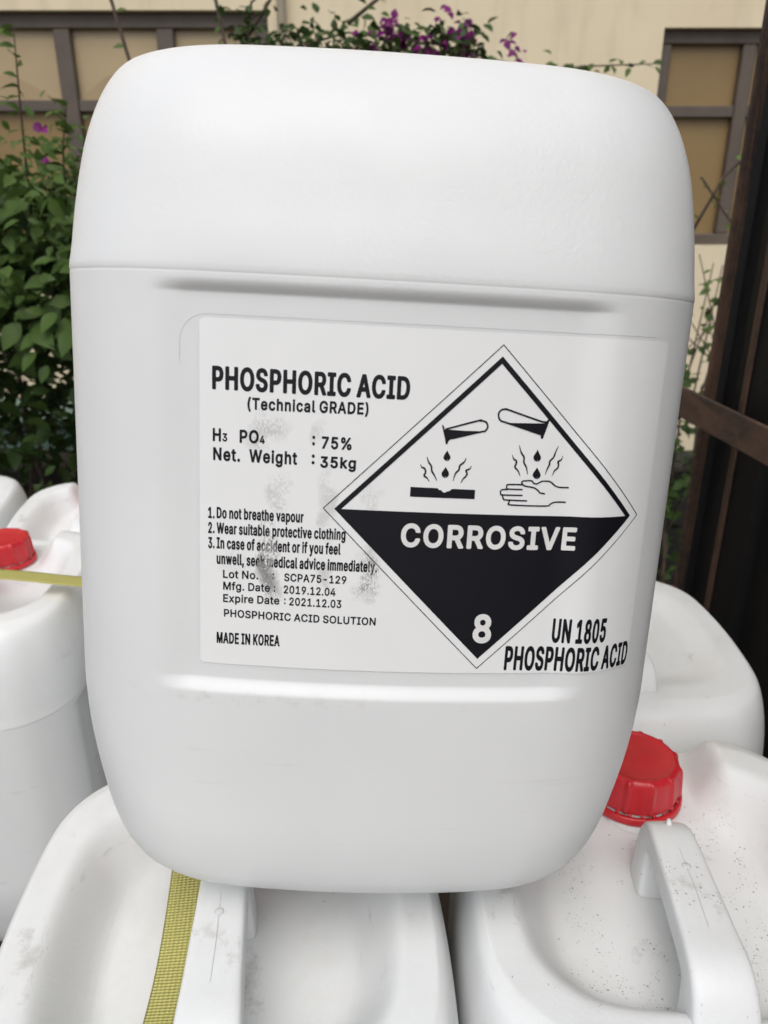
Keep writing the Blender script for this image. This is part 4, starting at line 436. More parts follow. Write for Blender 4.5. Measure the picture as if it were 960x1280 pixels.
def add_tube(V, Fc, pts, radii, n=6, cap=True):
    pts = [Vector(p) for p in pts]
    base = len(V)
    up = Vector((.13, .31, .94)).normalized()
    for i, p in enumerate(pts):
        d = (pts[min(i + 1, len(pts) - 1)] - pts[max(i - 1, 0)]).normalized()
        a = d.cross(up)
        if a.length < .05:
            a = d.cross(Vector((1, 0, 0)))
        a.normalize()
        b = d.cross(a)
        r = radii[i] if isinstance(radii, (list, tuple)) else radii
        for k in range(n):
            t = 2 * math.pi * k / n
            V.append(p + a * (math.cos(t) * r) + b * (math.sin(t) * r))
    for i in range(len(pts) - 1):
        for k in range(n):
            k2 = (k + 1) % n
            Fc.append((base + i * n + k, base + i * n + k2, base + (i + 1) * n + k2, base + (i + 1) * n + k))
    if cap:
        Fc.append(tuple(base + k for k in range(n))[::-1])
        Fc.append(tuple(base + (len(pts) - 1) * n + k for k in range(n)))


def lathe(profile, n, fr=None, close_top=True, close_bottom=True):
    """profile [(r, z)], fr(theta, i) scales the radius"""
    V, Fc = [], []
    for i, (r, z) in enumerate(profile):
        for k in range(n):
            t = 2 * math.pi * k / n
            rr = r * (fr(t, i) if fr else 1)
            V.append((rr * math.cos(t), rr * math.sin(t), z))
    for i in range(len(profile) - 1):
        for k in range(n):
            k2 = (k + 1) % n
            Fc.append((i * n + k, i * n + k2, (i + 1) * n + k2, (i + 1) * n + k))
    if close_bottom:
        Fc.append(tuple(range(n))[::-1])
    if close_top:
        V.append((0, 0, profile[-1][1]))
        c = len(V) - 1
        o = (len(profile) - 1) * n
        for k in range(n):
            Fc.append((o + k, o + (k + 1) % n, c))
    return V, Fc


# ---------------------------------------------------------------- materials
def new_mat(name):
    m = bpy.data.materials.new(name)
    m.use_nodes = True
    nt = m.node_tree
    return m, nt, nt.nodes['Principled BSDF']


def N(nt, kind, **ins):
    n = nt.nodes.new(kind)
    for k, v in ins.items():
        if k.startswith('_'):
            setattr(n, k[1:], v)
        else:
            key = k.replace('__', ' ')
            n.inputs[int(key[1:]) if key[0] == 'i' and key[1:].isdigit() else key].default_value = v
    return n


def L(nt, a, b):
    nt.links.new(a, b)


def ramp(nt, fac, stops, interp='LINEAR'):
    r = nt.nodes.new('ShaderNodeValToRGB')
    r.color_ramp.interpolation = interp
    els = r.color_ramp.elements
    while len(els) < len(stops):
        els.new(.5)
    for e, (p, c) in zip(els, stops):
        e.position = p
        e.color = (c[0], c[1], c[2], 1) if not isinstance(c, (int, float)) else (c, c, c, 1)
    if fac is not None:
        L(nt, fac, r.inputs[0])
    return r.outputs[0]


def mix(nt, fac, a, b, mode='MIX'):
    m = nt.nodes.new('ShaderNodeMix')
    m.data_type = 'RGBA'
    m.blend_type = mode
    for sock, v in ((m.inputs[0], fac), (m.inputs[6], a), (m.inputs[7], b)):
        if isinstance(v, bpy.types.NodeSocket):
            L(nt, v, sock)
        elif isinstance(v, (int, float)):
            sock.default_value = v
        else:
            sock.default_value = (*v, 1)
    return m.outputs[2]


def math_n(nt, op, a, b=None, clamp=False):
    m = nt.nodes.new('ShaderNodeMath')
    m.operation = op
    m.use_clamp = clamp
    for s, v in ((m.inputs[0], a), (m.inputs[1], b)):
        if v is None:
            continue
        if isinstance(v, bpy.types.NodeSocket):
            L(nt, v, s)
        else:
            s.default_value = v
    return m.outputs[0]


def noise_n(nt, vec, scale, detail=4, rough=.55, dist=0):
    n = N(nt, 'ShaderNodeTexNoise', Scale=scale, Detail=detail, Roughness=rough, Distortion=dist)
    if vec is not None:
        L(nt, vec, n.inputs['Vector'])
    return n.outputs['Fac']


def bump(nt, h, strength, dist, bsdf):
    b = N(nt, 'ShaderNodeBump', Strength=strength, Distance=dist)
    L(nt, h, b.inputs['Height'])
    L(nt, b.outputs[0], bsdf.inputs['Normal'])
    return b


def specks(nt, co, scale, thresh, size=.28):
    """small hard-edged dirt flecks: random cells of a voronoi, mask 0..1"""
    v = N(nt, 'ShaderNodeTexVoronoi', Scale=scale)
    wob = N(nt, 'ShaderNodeTexNoise', Scale=scale * 2.2, Detail=2)
    L(nt, co, wob.inputs['Vector'])
    ad = nt.nodes.new('ShaderNodeVectorMath')
    ad.operation = 'MULTIPLY_ADD'
    L(nt, wob.outputs['Color'], ad.inputs[0])
    ad.inputs[1].default_value = (.9 / scale,) * 3
    L(nt, co, ad.inputs[2])
    L(nt, ad.outputs[0], v.inputs['Vector'])
    sep = nt.nodes.new('ShaderNodeSeparateColor')
    L(nt, v.outputs['Color'], sep.inputs[0])
    pick = math_n(nt, 'LESS_THAN', sep.outputs[0], thresh)
    rad = math_n(nt, 'MULTIPLY', sep.outputs[1], size)
    near = math_n(nt, 'LESS_THAN', v.outputs['Distance'], rad)
    return math_n(nt, 'MULTIPLY', pick, near)


def hdpe(name, dirty, grit=0):
    m, nt, b = new_mat(name)
    tc = nt.nodes.new('ShaderNodeTexCoord')
    co = tc.outputs['Object']
    geo = nt.nodes.new('ShaderNodeNewGeometry')
    base = ramp(nt, noise_n(nt, co, 9, 3), [(.3, (.735, .752, .752)), (.7, (.775, .790, .788))])
    col = base
    if dirty:
        haze = ramp(nt, noise_n(nt, co, 26, 6, .65), [(.50, 0), (.78, 1)])
        sepn = nt.nodes.new('ShaderNodeSeparateXYZ')
        L(nt, geo.outputs['Normal'], sepn.inputs[0])
        up = math_n(nt, 'MULTIPLY_ADD', sepn.outputs[2], .8, True)
        up.node.inputs[2].default_value = -.25
        hz = math_n(nt, 'MULTIPLY', math_n(nt, 'MULTIPLY', haze, up, True), .30)
        col = mix(nt, hz, col, (.46, .43, .37))
        if grit:
            # fine grit washed in round the grip and the neck
            sp = nt.nodes.new('ShaderNodeSeparateXYZ')
            L(nt, co, sp.inputs[0])
            side = math_n(nt, 'ABSOLUTE', math_n(nt, 'ADD', math_n(nt, 'ABSOLUTE', sp.outputs[1]), -.034))
            near = ramp(nt, side, [(.008, 1), (.040, .0)])
            wash = ramp(nt, noise_n(nt, co, 26, 4, .65), [(.47, 0), (.60, 1)])
            clus = math_n(nt, 'MULTIPLY', near, wash)
            for sc, th, sz in ((420, .40, .30), (230, .26, .24), (800, .40, .34)):
                s = math_n(nt, 'MULTIPLY', math_n(nt, 'MULTIPLY', specks(nt, co, sc, th, sz), math_n(nt, 'GREATER_THAN', clus, .25)), up, True)
                col = mix(nt, s, col, (.055, .048, .042))
            s = math_n(nt, 'MULTIPLY', specks(nt, co, 330, .05, .22), up, True)
            col = mix(nt, s, col, (.10, .09, .08))
        s = math_n(nt, 'MULTIPLY', specks(nt, co, 170, .030, .12), .9)
        col = mix(nt, s, col, (.09, .085, .08))
        # rubbed grey scuffs
        mp = N(nt, 'ShaderNodeMapping', Scale=(1, 1, 5))
        L(nt, co, mp.inputs[0])
        sc_ = ramp(nt, noise_n(nt, mp.outputs[0], 19, 8, .72), [(.63, 0), (.73, .5)])
        col = mix(nt, sc_, col, (.36, .34, .31))
    else:
        s = math_n(nt, 'MULTIPLY', specks(nt, co, 95, .03, .085), .75)
        col = mix(nt, s, col, (.10, .095, .085))
        # faint rubbed streaks low on the face
        mp = N(nt, 'ShaderNodeMapping', Scale=(1.2, 1.2, 26))
        L(nt, co, mp.inputs[0])
        st = ramp(nt, noise_n(nt, mp.outputs[0], 7, 8, .7), [(.60, 0), (.74, 1)])
        sx = nt.nodes.new('ShaderNodeSeparateXYZ')
        L(nt, co, sx.inputs[0])
        lowz = ramp(nt, sx.outputs[2], [(.03, 0), (.09, 1), (.125, 1), (.14, 0)])
        col = mix(nt, math_n(nt, 'MULTIPLY', math_n(nt, 'MULTIPLY', st, lowz), .3), col, (.45, .44, .42))
        # rust-brown grime caught on the lower rib
        rib = ramp(nt, sx.outputs[2], [(.129, 0), (.1325, 1), (.1352, 1), (.137, 0)])
        g = ramp(nt, noise_n(nt, co, 130, 6, .75), [(.52, 0), (.70, 1)])
        lf = ramp(nt, math_n(nt, 'ABSOLUTE', math_n(nt, 'ADD', sx.outputs[0], .055)), [(.015, 1), (.075, .12)])
        col = mix(nt, math_n(nt, 'MULTIPLY', math_n(nt, 'MULTIPLY', rib, g), math_n(nt, 'MULTIPLY', lf, .4)), col, (.33, .25, .19))
    L(nt, col, b.inputs['Base Color'])
    L(nt, ramp(nt, noise_n(nt, co, 17, 6, .65), [(.35, .34), (.65, .50)]), b.inputs['Roughness'])
    b.inputs['IOR'].default_value = 1.46
    b.inputs['Subsurface Weight'].default_value = .5
    b.inputs['Subsurface Scale'].default_value = .005
    b.inputs['Subsurface Radius'].default_value = (1, 1, .95)
    # blow-moulded skin: pits in patches
    pit = noise_n(nt, co, 420, 3, .5)
    patch = ramp(nt, noise_n(nt, co, 14, 3), [(.38, .15), (.62, 1)])
    h = math_n(nt, 'MULTIPLY', pit, patch)
    zz = nt.nodes.new('ShaderNodeSeparateXYZ')
    L(nt, co, zz.inputs[0])
    h = math_n(nt, 'MULTIPLY', h, ramp(nt, zz.outputs[2], [(.30, .22), (.325, 1)]))
    wav = math_n(nt, 'MULTIPLY', noise_n(nt, co, 22, 1), .6)
    bump(nt, math_n(nt, 'ADD', h, wav), .45, .0005, b)
    return m


def plain(name, col, rough=.5, var=.12, scale=30, bstr=0, bdist=.0005, metallic=0):
    m, nt, b = new_mat(name)
    tc = nt.nodes.new('ShaderNodeTexCoord')
    f = noise_n(nt, tc.outputs['Object'], scale, 5)
    lo = tuple(c * (1 - var) for c in col)
    hi = tuple(min(1, c * (1 + var)) for c in col)
    L(nt, ramp(nt, f, [(.3, lo), (.7, hi)]), b.inputs['Base Color'])
    b.inputs['Roughness'].default_value = rough
    b.inputs['Metallic'].default_value = metallic
    if bstr:
        bump(nt, f, bstr, bdist, b)
    return m


def label_smudge(nt, uvo):
    """mask of the rubbed, dirty patches on the label; centres in label metres"""
    wn_ = N(nt, 'ShaderNodeTexNoise', Scale=90, Detail=5)
    L(nt, uvo, wn_.inputs['Vector'])
    wv = nt.nodes.new('ShaderNodeVectorMath')
    wv.operation = 'MULTIPLY_ADD'
    L(nt, wn_.outputs['Color'], wv.inputs[0])
    wv.inputs[1].default_value = (.016, .022, 0)
    wv2 = nt.nodes.new('ShaderNodeVectorMath')
    L(nt, uvo, wv2.inputs[0])
    wv2.inputs[1].default_value = (-.008, -.011, 0)
    L(nt, wv2.outputs[0], wv.inputs[2])
    wob = wv.outputs[0]
    total = None
    for (x, z, sx, sz, w) in ((-.0475, .1985, .006, .022, 1.0), (-.0440, .2290, .007, .012, .35), (-.0490, .2560, .010, .010, .42),
                              (-.0270, .2560, .004, .007, .25), (-.0035, .1935, .008, .013, .85), (-.0230, .2250, .005, .020, .30),
                              (-.0035, .2300, .005, .014, .22), (-.0620, .1980, .010, .008, .18), (-.022, .193, .004, .009, .35)):
        s = nt.nodes.new('ShaderNodeVectorMath')
        s.operation = 'SUBTRACT'
        L(nt, wob, s.inputs[0])
        s.inputs[1].default_value = (x, z, 0)
        d = nt.nodes.new('ShaderNodeVectorMath')
        d.operation = 'MULTIPLY'
        L(nt, s.outputs[0], d.inputs[0])
        d.inputs[1].default_value = (1 / sx, 1 / sz, 0)
        ln = nt.nodes.new('ShaderNodeVectorMath')
        ln.operation = 'LENGTH'
        L(nt, d.outputs[0], ln.inputs[0])
        f = ramp(nt, ln.outputs['Value'], [(0, w), (.5, w * .8), (1.0, 0)])
        total = f if total is None else math_n(nt, 'MAXIMUM', total, f)
    mpv = N(nt, 'ShaderNodeMapping', Scale=(1, .42, 1))
    L(nt, uvo, mpv.inputs[0])
    n1 = noise_n(nt, mpv.outputs[0], 1300, 6, .8, .2)
    n2 = noise_n(nt, uvo, 60, 4, .6)
    tex = math_n(nt, 'ADD', math_n(nt, 'MULTIPLY', n1, .65), math_n(nt, 'MULTIPLY', n2, .5))
    tex = ramp(nt, tex, [(.53, 0), (.60, 1)])
    return math_n(nt, 'MULTIPLY', total, tex), total, n1


def label_paper():
    m, nt, b = new_mat('label_paper')
    uv = nt.nodes.new('ShaderNodeUVMap')
    uv.uv_map = 'print'
    uvo = uv.outputs[0]
    sm, tot, _ = label_smudge(nt, uvo)
    base = ramp(nt, noise_n(nt, uvo, 35, 3), [(.3, (.820, .835, .832)), (.7, (.840, .855, .850))])
    col = mix(nt, math_n(nt, 'MULTIPLY', sm, .92, True), base, (.12, .115, .11))
    col = mix(nt, math_n(nt, 'MULTIPLY', specks(nt, uvo, 120, .03, .12), .8), col, (.12, .11, .1))
    L(nt, col, b.inputs['Base Color'])
    b.inputs['Roughness'].default_value = .42
    bump(nt, noise_n(nt, uvo, 90, 2), .12, .0006, b)
    return m


def label_ink(name, col, worn=(.42, .415, .40)):
    m, nt, b = new_mat(name)
    uv = nt.nodes.new('ShaderNodeUVMap')
    uv.uv_map = 'print'
    uvo = uv.outputs[0]
    sm, tot, n1 = label_smudge(nt, uvo)
    c = ramp(nt, noise_n(nt, uvo, 60, 3), [(.3, col), (.7, tuple(v * 1.15 for v in col))])
    rub = ramp(nt, math_n(nt, 'MULTIPLY', tot, math_n(nt, 'ADD', noise_n(nt, uvo, 330, 5, .7), .12)), [(.40, 0), (.58, .72)])
    c = mix(nt, rub, c, worn)
    c = mix(nt, math_n(nt, 'MULTIPLY', specks(nt, uvo, 160, .05, .1), .7), c, (.5, .5, .48))
    L(nt, c, b.inputs['Base Color'])
    b.inputs['Roughness'].default_value = .45
    b.inputs['Specular IOR Level'].default_value = .3
    return m


def leaf_mat(name, lo, hi, trans=.25, rough=.45):
    m, nt, b = new_mat(name)
    oi = nt.nodes.new('ShaderNodeObjectInfo')
    geo = nt.nodes.new('ShaderNodeNewGeometry')
    tc = nt.nodes.new('ShaderNodeTexCoord')
    r = math_n(nt, 'ADD', math_n(nt, 'MULTIPLY', oi.outputs['Random'], .55),
               math_n(nt, 'MULTIPLY', geo.outputs['Random Per Island'], .45))
    c = ramp(nt, r, [(.08, lo), (.92, hi)])
    blot = noise_n(nt, tc.outputs['Object'], 70, 4)
    c = mix(nt, math_n(nt, 'MULTIPLY', blot, .35), c, tuple(v * .6 for v in lo))
    L(nt, c, b.inputs['Base Color'])
    b.inputs['Roughness'].default_value = rough
    b.inputs['Specular IOR Level'].default_value = .22
    tr = nt.nodes.new('ShaderNodeBsdfTranslucent')
    L(nt, c, tr.inputs[0])
    mx = nt.nodes.new('ShaderNodeMixShader')
    mx.inputs[0].default_value = trans
    L(nt, b.outputs[0], mx.inputs[1])
    L(nt, tr.outputs[0], mx.inputs[2])
    L(nt, mx.outputs[0], nt.nodes['Material Output'].inputs[0])
    return m


def rust_paint(name, paint, rust, amount=.5, streak=(1, 1, .2)):
    m, nt, b = new_mat(name)
    tc = nt.nodes.new('ShaderNodeTexCoord')
    mp = N(nt, 'ShaderNodeMapping', Scale=streak)
    L(nt, tc.outputs['Object'], mp.inputs[0])
    n1 = noise_n(nt, mp.outputs[0], 22, 9, .68, .6)
    n2 = noise_n(nt, tc.outputs['Object'], 120, 5, .6)
    f = math_n(nt, 'ADD', math_n(nt, 'MULTIPLY', n1, .8), math_n(nt, 'MULTIPLY', n2, .25))
    c = ramp(nt, f, [(.52 - amount * .15, paint), (.60 - amount * .08, tuple((p + r) / 2 for p, r in zip(paint, rust))), (.74, rust)])
    L(nt, c, b.inputs['Base Color'])
    b.inputs['Roughness'].default_value = .62
    b.inputs['Specular IOR Level'].default_value = .3
    bump(nt, f, .5, .001, b)
    return m


def stucco():
    m, nt, b = new_mat('cream_stucco')
    tc = nt.nodes.new('ShaderNodeTexCoord')
    co = tc.outputs['Object']
    mp = N(nt, 'ShaderNodeMapping', Scale=(1, 1, .18))
    L(nt, co, mp.inputs[0])
    streak = ramp(nt, noise_n(nt, mp.outputs[0], 9, 7, .65), [(.50, 0), (.78, 1)])
    base = ramp(nt, noise_n(nt, co, 3, 4), [(.3, (.71, .61, .42)), (.7, (.77, .67, .475))])
    col = mix(nt, math_n(nt, 'MULTIPLY', streak, .35), base, (.40, .345, .25))
    blot = ramp(nt, noise_n(nt, co, 5.5, 6, .7), [(.62, 0), (.74, .35)])
    col = mix(nt, blot, col, (.36, .31, .24))
    L(nt, col, b.inputs['Base Color'])
    b.inputs['Roughness'].default_value = .9
    bump(nt, noise_n(nt, co, 220, 4), .4, .002, b)
    return m


def ground_mat():
    m, nt, b = new_mat('yard_ground')
    tc = nt.nodes.new('ShaderNodeTexCoord')
    co = tc.outputs['Object']
    c = ramp(nt, noise_n(nt, co, 1.6, 8, .65), [(.3, (.09, .075, .06)), (.55, (.16, .135, .11)), (.75, (.22, .19, .155))])
    L(nt, c, b.inputs['Base Color'])
    b.inputs['Roughness'].default_value = .95
    bump(nt, noise_n(nt, co, 40, 8, .7), .6, .01, b)
    return m


def weave_mat():
    m, nt, b = new_mat('yellow_strap_plastic')
    uv = nt.nodes.new('ShaderNodeUVMap')
    uv.uv_map = 'weave'
    sx = nt.nodes.new('ShaderNodeSeparateXYZ')
    L(nt, uv.outputs[0], sx.inputs[0])
    # embossed diamonds in offset rows: |sin| lobes
    u = math_n(nt, 'MULTIPLY', sx.outputs[0], math.pi / .0025)
    v = math_n(nt, 'MULTIPLY', sx.outputs[1], math.pi / .0018)
    a = math_n(nt, 'SINE', math_n(nt, 'ADD', u, v))
    c = math_n(nt, 'SINE', math_n(nt, 'SUBTRACT', u, v))
    h = math_n(nt, 'MULTIPLY', a, c)
    col = ramp(nt, math_n(nt, 'MULTIPLY_ADD', h, .5), [(.15, (.40, .375, .085)), (.65, (.55, .52, .17)), (.95, (.62, .585, .23))])
    col.node.inputs[0].links[0].from_node.inputs[2].default_value = .5
    tc = nt.nodes.new('ShaderNodeTexCoord')
    col = mix(nt, math_n(nt, 'MULTIPLY', noise_n(nt, tc.outputs['Object'], 45, 4), .3), col, (.36, .34, .10))
    L(nt, col, b.inputs['Base Color'])
    b.inputs['Roughness'].default_value = .45
    bump(nt, h, .8, .0006, b)
    return m


M_CAN = hdpe('white_hdpe', False)
M_CAN_D = hdpe('white_hdpe_dirty', True)
M_CAN_G = hdpe('white_hdpe_gritty', True, 1)
M_RED = plain('red_cap_plastic', (.53, .018, .026), .36, .08, 60, .15, .0003)
M_PAPER = label_paper()
M_INK = label_ink('black_ink', (.006, .006, .0095))
M_INKW = label_ink('label_white_ink', (.70, .70, .685), (.4, .4, .4))
M_STRAP = weave_mat()
M_POST = rust_paint('rusty_dark_steel', (.024, .020, .019), (.12, .068, .042), .75)
M_BAR = rust_paint('rusty_flat_bar', (.045, .034, .029), (.15, .088, .058), .9, (1, .25, 1))
M_PANEL = rust_paint('black_panel_paint', (.0045, .005, .0055), (.012, .009, .008), .2)
M_BED = rust_paint('truck_bed_steel', (.05, .05, .05), (.12, .07, .045), .8, (1, 1, 1))
M_WALL = stucco()
M_FRAME = plain('brown_window_frame', (.105, .082, .064), .5, .15, 12)
M_PANE = plain('amber_pane', (.255, .170, .070), .40, .10, 2.2)
M_PANE_L = plain('tan_pane', (.45, .345, .20), .30, .12, 1.8)
M_BLIND = plain('tan_blind', (.375, .28, .155), .5, .08, 4)
M_GROUND = ground_mat()
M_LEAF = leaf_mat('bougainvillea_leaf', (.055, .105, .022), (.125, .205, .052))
M_LEAF_D = leaf_mat('shade_toned_leaf', (.030, .060, .014), (.070, .125, .030), .15)  # darker copy of the leaf green, shade put into its colour
M_LEAF_Y = leaf_mat('young_leaf', (.12, .20, .05), (.20, .29, .09), .35)
M_BRACT = leaf_mat('magenta_bract', (.15, .008, .125), (.30, .022, .235), .3)
M_BARK = plain('bark', (.085, .062, .045), .85, .35, 60, .6, .002)
M_TEAL = plain('pale_green_paint', (.13, .21, .17), .6, .15, 8)
M_DARKWALL = plain('shade_dark_concrete', (.035, .033, .030), .85, .35, 9, .5, .003)  # shade below the bushes is put into this near-black colour
M_TERRA = plain('terracotta', (.26, .11, .07), .8, .2, 14, .3, .002)
M_PIPE = plain('weathered_pipe', (.40, .35, .26), .6, .15, 8)

# ---------------------------------------------------------------- the setting
structure = dict(kind='structure')
mesh_obj('ground', [(-70, -40, 0), (70, -40, 0), (70, 100, 0), (-70, 100, 0)], [(0, 1, 2, 3)], M_GROUND, **structure)

WY = 3.3     # face of the house wall


def house():
    root = empty('house_wall', (0, WY, 0), label='cream stucco house wall behind the plants, with dark framed windows', cat='wall')
    wins = [(-2.35, -.428, 1.22, 2.100), (1.036, 1.70, 1.285, 2.045)]
    V, Fc = [], []
    # wall sheet as a grid of blocks leaving the window openings
    xs = [-7, wins[0][0], wins[0][1], wins[1][0], wins[1][1], 7]
    bm = bmesh.new()

    def blk(x0, x1, z0, z1):
        add_box(bm, x0, x1, 0, .22, z0, z1)
    for i in range(5):
        x0, x1 = xs[i], xs[i + 1]
        w = wins[0] if i == 1 else wins[1] if i == 3 else None
        if w:
            blk(x0, x1, 0, w[2])
            blk(x0, x1, w[3], 5.2)
        else:
            blk(x0, x1, 0, 5.2)
    from_bm('wall', bm, M_WALL, root)
    box('coping', -7.1, 7.1, -.06, .28, 5.203, 5.32, M_WALL, root, bevel=.01)

    def window(x0, x1, z0, z1, mull, trans, fw, panes, mats):
        fr = box('window', x0, x1, .035, .09, z1 - fw, z1, M_FRAME, root, bevel=.004)
        for a, b_ in ((x0, x0 + fw), (x1 - fw, x1)):
            box('jamb', a, b_, .034, .091, z0, z1 - fw - .001, M_FRAME, fr, bevel=.004)
        box('sill', x0 + fw, x1 - fw, .030, .095, z0, z0 + fw * .9, M_FRAME, fr, bevel=.004)
        for (a, w) in mull:
            box('mullion', a, a + w, .032, .088, z0 + fw * .9 + .001, z1 - fw - .001, M_FRAME, fr, bevel=.004)
        for (z, h, a, b_) in trans:
            box('transom', a, b_, .036, .086, z, z + h, M_FRAME, fr, bevel=.003)
        for (a, b_, c, d), mt in zip(panes, mats):
            box('pane', a, b_, .064, .070, c, d, mt, fr)
        return fr
    f = .052
    x0, x1, z0, z1 = wins[0]
    mull = [(-1.835, .065), (-1.238, .062), (-.852, .064)]
    cuts = [x0 + f, -1.835, -1.77, -1.238, -1.176, -.852, -.788, x1 - f]
    tr, pn, mt = [], [], []
    for k in range(4):
        a, b_ = cuts[2 * k], cuts[2 * k + 1]
        tr.append((1.772, .040, a + .001, b_ - .001))
        pn += [(a, b_, z0 + f * .9, 1.772), (a, b_, 1.812, z1 - f)]
        mt += [M_PANE, M_PANE_L]
    window(x0, x1, z0, z1, mull, tr, f, pn, mt)
    x0, x1, z0, z1 = wins[1]
    f = .047
    window(x0, x1, z0, z1, [(1.352, .050)], [(1.752, .040, x0 + f + .001, 1.351), (1.752, .040, 1.403, x1 - f - .001)], f,
           [(x0 + f, 1.352, z0 + f * .9, 1.752), (x0 + f, 1.352, 1.792, z1 - f), (1.402, x1 - f, z0 + f * .9, 1.752), (1.402, x1 - f, 1.792, z1 - f)],
           [M_PANE] * 4)
    # curtain swag and a darker strip seen through the left window
    for xa, xb, ph in ((-1.176, -.852, .05), (-1.55, -1.238, .35)):
        V, Fc = [], []
        for k in range(13):
            t = k / 12
            z = 1.812 + .09 * max(.05, math.sin(math.pi * min(1, ph + t * (1 - ph))) ** 1.4)
            V += [(xa + (xb - xa) * t, .0615, z), (xa + (xb - xa) * t, .0615, 1.812), (xa + (xb - xa) * t, .0638, z), (xa + (xb - xa) * t, .0638, 1.812)]
        for k in range(12):
            a = 4 * k
            Fc += [(a, a + 4, a + 5, a + 1), (a + 2, a + 3, a + 7, a + 6), (a, a + 2, a + 6, a + 4)]
        mesh_obj('blind', V, Fc, M_BLIND, root)
    return root


house()

V, Fc = [], []
add_tube(V, Fc, [(-.372, WY - .035, 0), (-.372, WY - .035, 5.2)], .017, 12)
pr = empty('downpipe', (0, 0, 0), label='thin pale downpipe on the cream wall right of the wide window', cat='pipe')
mesh_obj('pipe', V, Fc, M_PIPE, pr, True)
for z in (.7, 1.55, 2.45, 3.5):
    box('bracket', -.395, -.349, WY - .054, WY - .002, z, z + .02, M_FRAME, pr)

# low pale green planter and the dark retaining wall in front of it
pl = empty('planter_trough', (-1.25, 2.95, 0), label='faded pale green planter trough at the foot of the wall behind the bush', cat='planter')
bm = bmesh.new()
add_box(bm, -.95, .95, -.14, .14, .16, .66, .02, 2)
from_bm('trough', bm, M_TEAL, pl)
box('rim', -.98, .98, -.17, .17, .662, .70, M_TEAL, pl, bevel=.008)
for x in (-.8, 0, .8):
    box('foot', x - .06, x + .06, -.12, .12, 0, .158, M_DARKWALL, pl)
kw = empty('planter_kerb', (-.2, 2.35, 0), label='low concrete kerb wall of the planting bed, coloured dark for the shade under the bushes', cat='kerb wall')
box('kerb', -2.6, 2.4, -.08, .08, 0, .62, M_DARKWALL, kw, bevel=.012)
box('coping', -2.62, 2.42, -.10, .10, .622, .685, M_DARKWALL, kw, bevel=.01)
mesh_obj('planting_bed', [(-2.8, 2.43, .40), (2.2, 2.43, .40), (2.2, 3.3, .40), (-2.8, 3.3, .40)], [(0, 1, 2, 3)], M_DARKWALL, **structure)

pot = empty('terracotta_pot', (.80, 2.0, 0), label='terracotta pot on the ground behind the truck side, right of the can', cat='plant pot')
V, Fc = lathe([(.10, 0), (.125, .02), (.17, .27), (.175, .275), (.19, .28), (.192, .33), (.175, .332), (.165, .30), (.16, .29)], 32)
mesh_obj('pot', V, Fc, M_TERRA, pot, True)

# ---------------------------------------------------------------- truck bed
TYAW = R(6.1)
tr = empty('truck_bed', (0, 0, 0), TYAW, label='dark steel truck bed with rusty side frame holding the white cans', cat='truck')
FLOOR = .657
SIDE = .535
box('floor', -1.45, SIDE, -1.2, .50, FLOOR - .06, FLOOR, M_BED, tr)
box('floor', -1.45, SIDE, .501, 1.55, FLOOR - .11, FLOOR - .054, M_BED, tr)
for y in (-.9, -.3, .3, .9, 1.4):
    box('cross_member', -1.4, SIDE - .05, y - .03, y + .03, FLOOR - .14, FLOOR - .0605, M_POST, tr)


def truck_side():
    # folded black side sheet with shallow ribs (runs along the truck, ends at the post)
    V, Fc = [], []
    ys = []
    y = -1.2
    prof = [(0, 0), (.050, 0), (.058, .014), (.100, .014), (.108, 0)]
    while y < .93:
        for dy, dx in prof:
            ys.append((y + dy, dx))
        y += .14
    for yy, dx in ys:
        for z in (FLOOR + .001, 2.45):
            V.append((SIDE + .035 + dx, yy, z))
    n = len(ys)
    for yy, dx in ys:
        for z in (FLOOR + .001, 2.45):
            V.append((SIDE + .038 + dx, yy, z))
    for i in range(n - 1):
        a = 2 * i
        Fc.append((a, a + 1, a + 3, a + 2))
        b_ = 2 * n + a
        Fc.append((b_, b_ + 2, b_ + 3, b_ + 1))
    Fc += [(0, 2 * n, 2 * n + 1, 1), (2 * n - 2, 2 * n - 1, 4 * n - 1, 4 * n - 2)]
    mesh_obj('side_panel', V, Fc, M_PANEL, tr)


truck_side()


def angle_post(x, y, z0, z1, w=.052, d=.045, t=.005):
    """angle iron: one leg across (facing the camera), one along the truck"""
    bm = bmesh.new()
    add_box(bm, x, x + w, y, y + t, z0, z1, .0012)
    add_box(bm, x + w - t, x + w + .0005, y - d, y - .0002, z0, z1, .0012)
    add_box(bm, x + .006, x + .010, y - .003, y - .0003, z0, z1)
    return from_bm('post', bm, M_POST, tr)


angle_post(SIDE + .024, 1.005, FLOOR + .001, 2.5)
angle_post(SIDE + .008, -.2, FLOOR + .001, 2.5, .026, .03)
# door-like folded edge seen between post and panel
bm = bmesh.new()
add_box(bm, SIDE + .031, SIDE + .0345, .918, .93, FLOOR + .002, 2.44, .0008)
from_bm('panel_edge', bm, M_POST, tr)
box('side_rail', SIDE - .006, SIDE - .0005, -1.1, 1.35, 1.166, 1.209, M_BAR, tr, bevel=.0015)
box('end_rail', -1.45, SIDE + .02, 1.38, 1.42, .86, .905, M_POST, tr, bevel=.003)
box('end_board', -1.45, SIDE + .02, 1.425, 1.445, .66, .86, M_POST, tr, bevel=.003)
for x in (-1.4, -.45, SIDE - .03):
    box('stake', x, x + .035, 1.446, 1.48, FLOOR - .02, .90, M_POST, tr, bevel=.002)


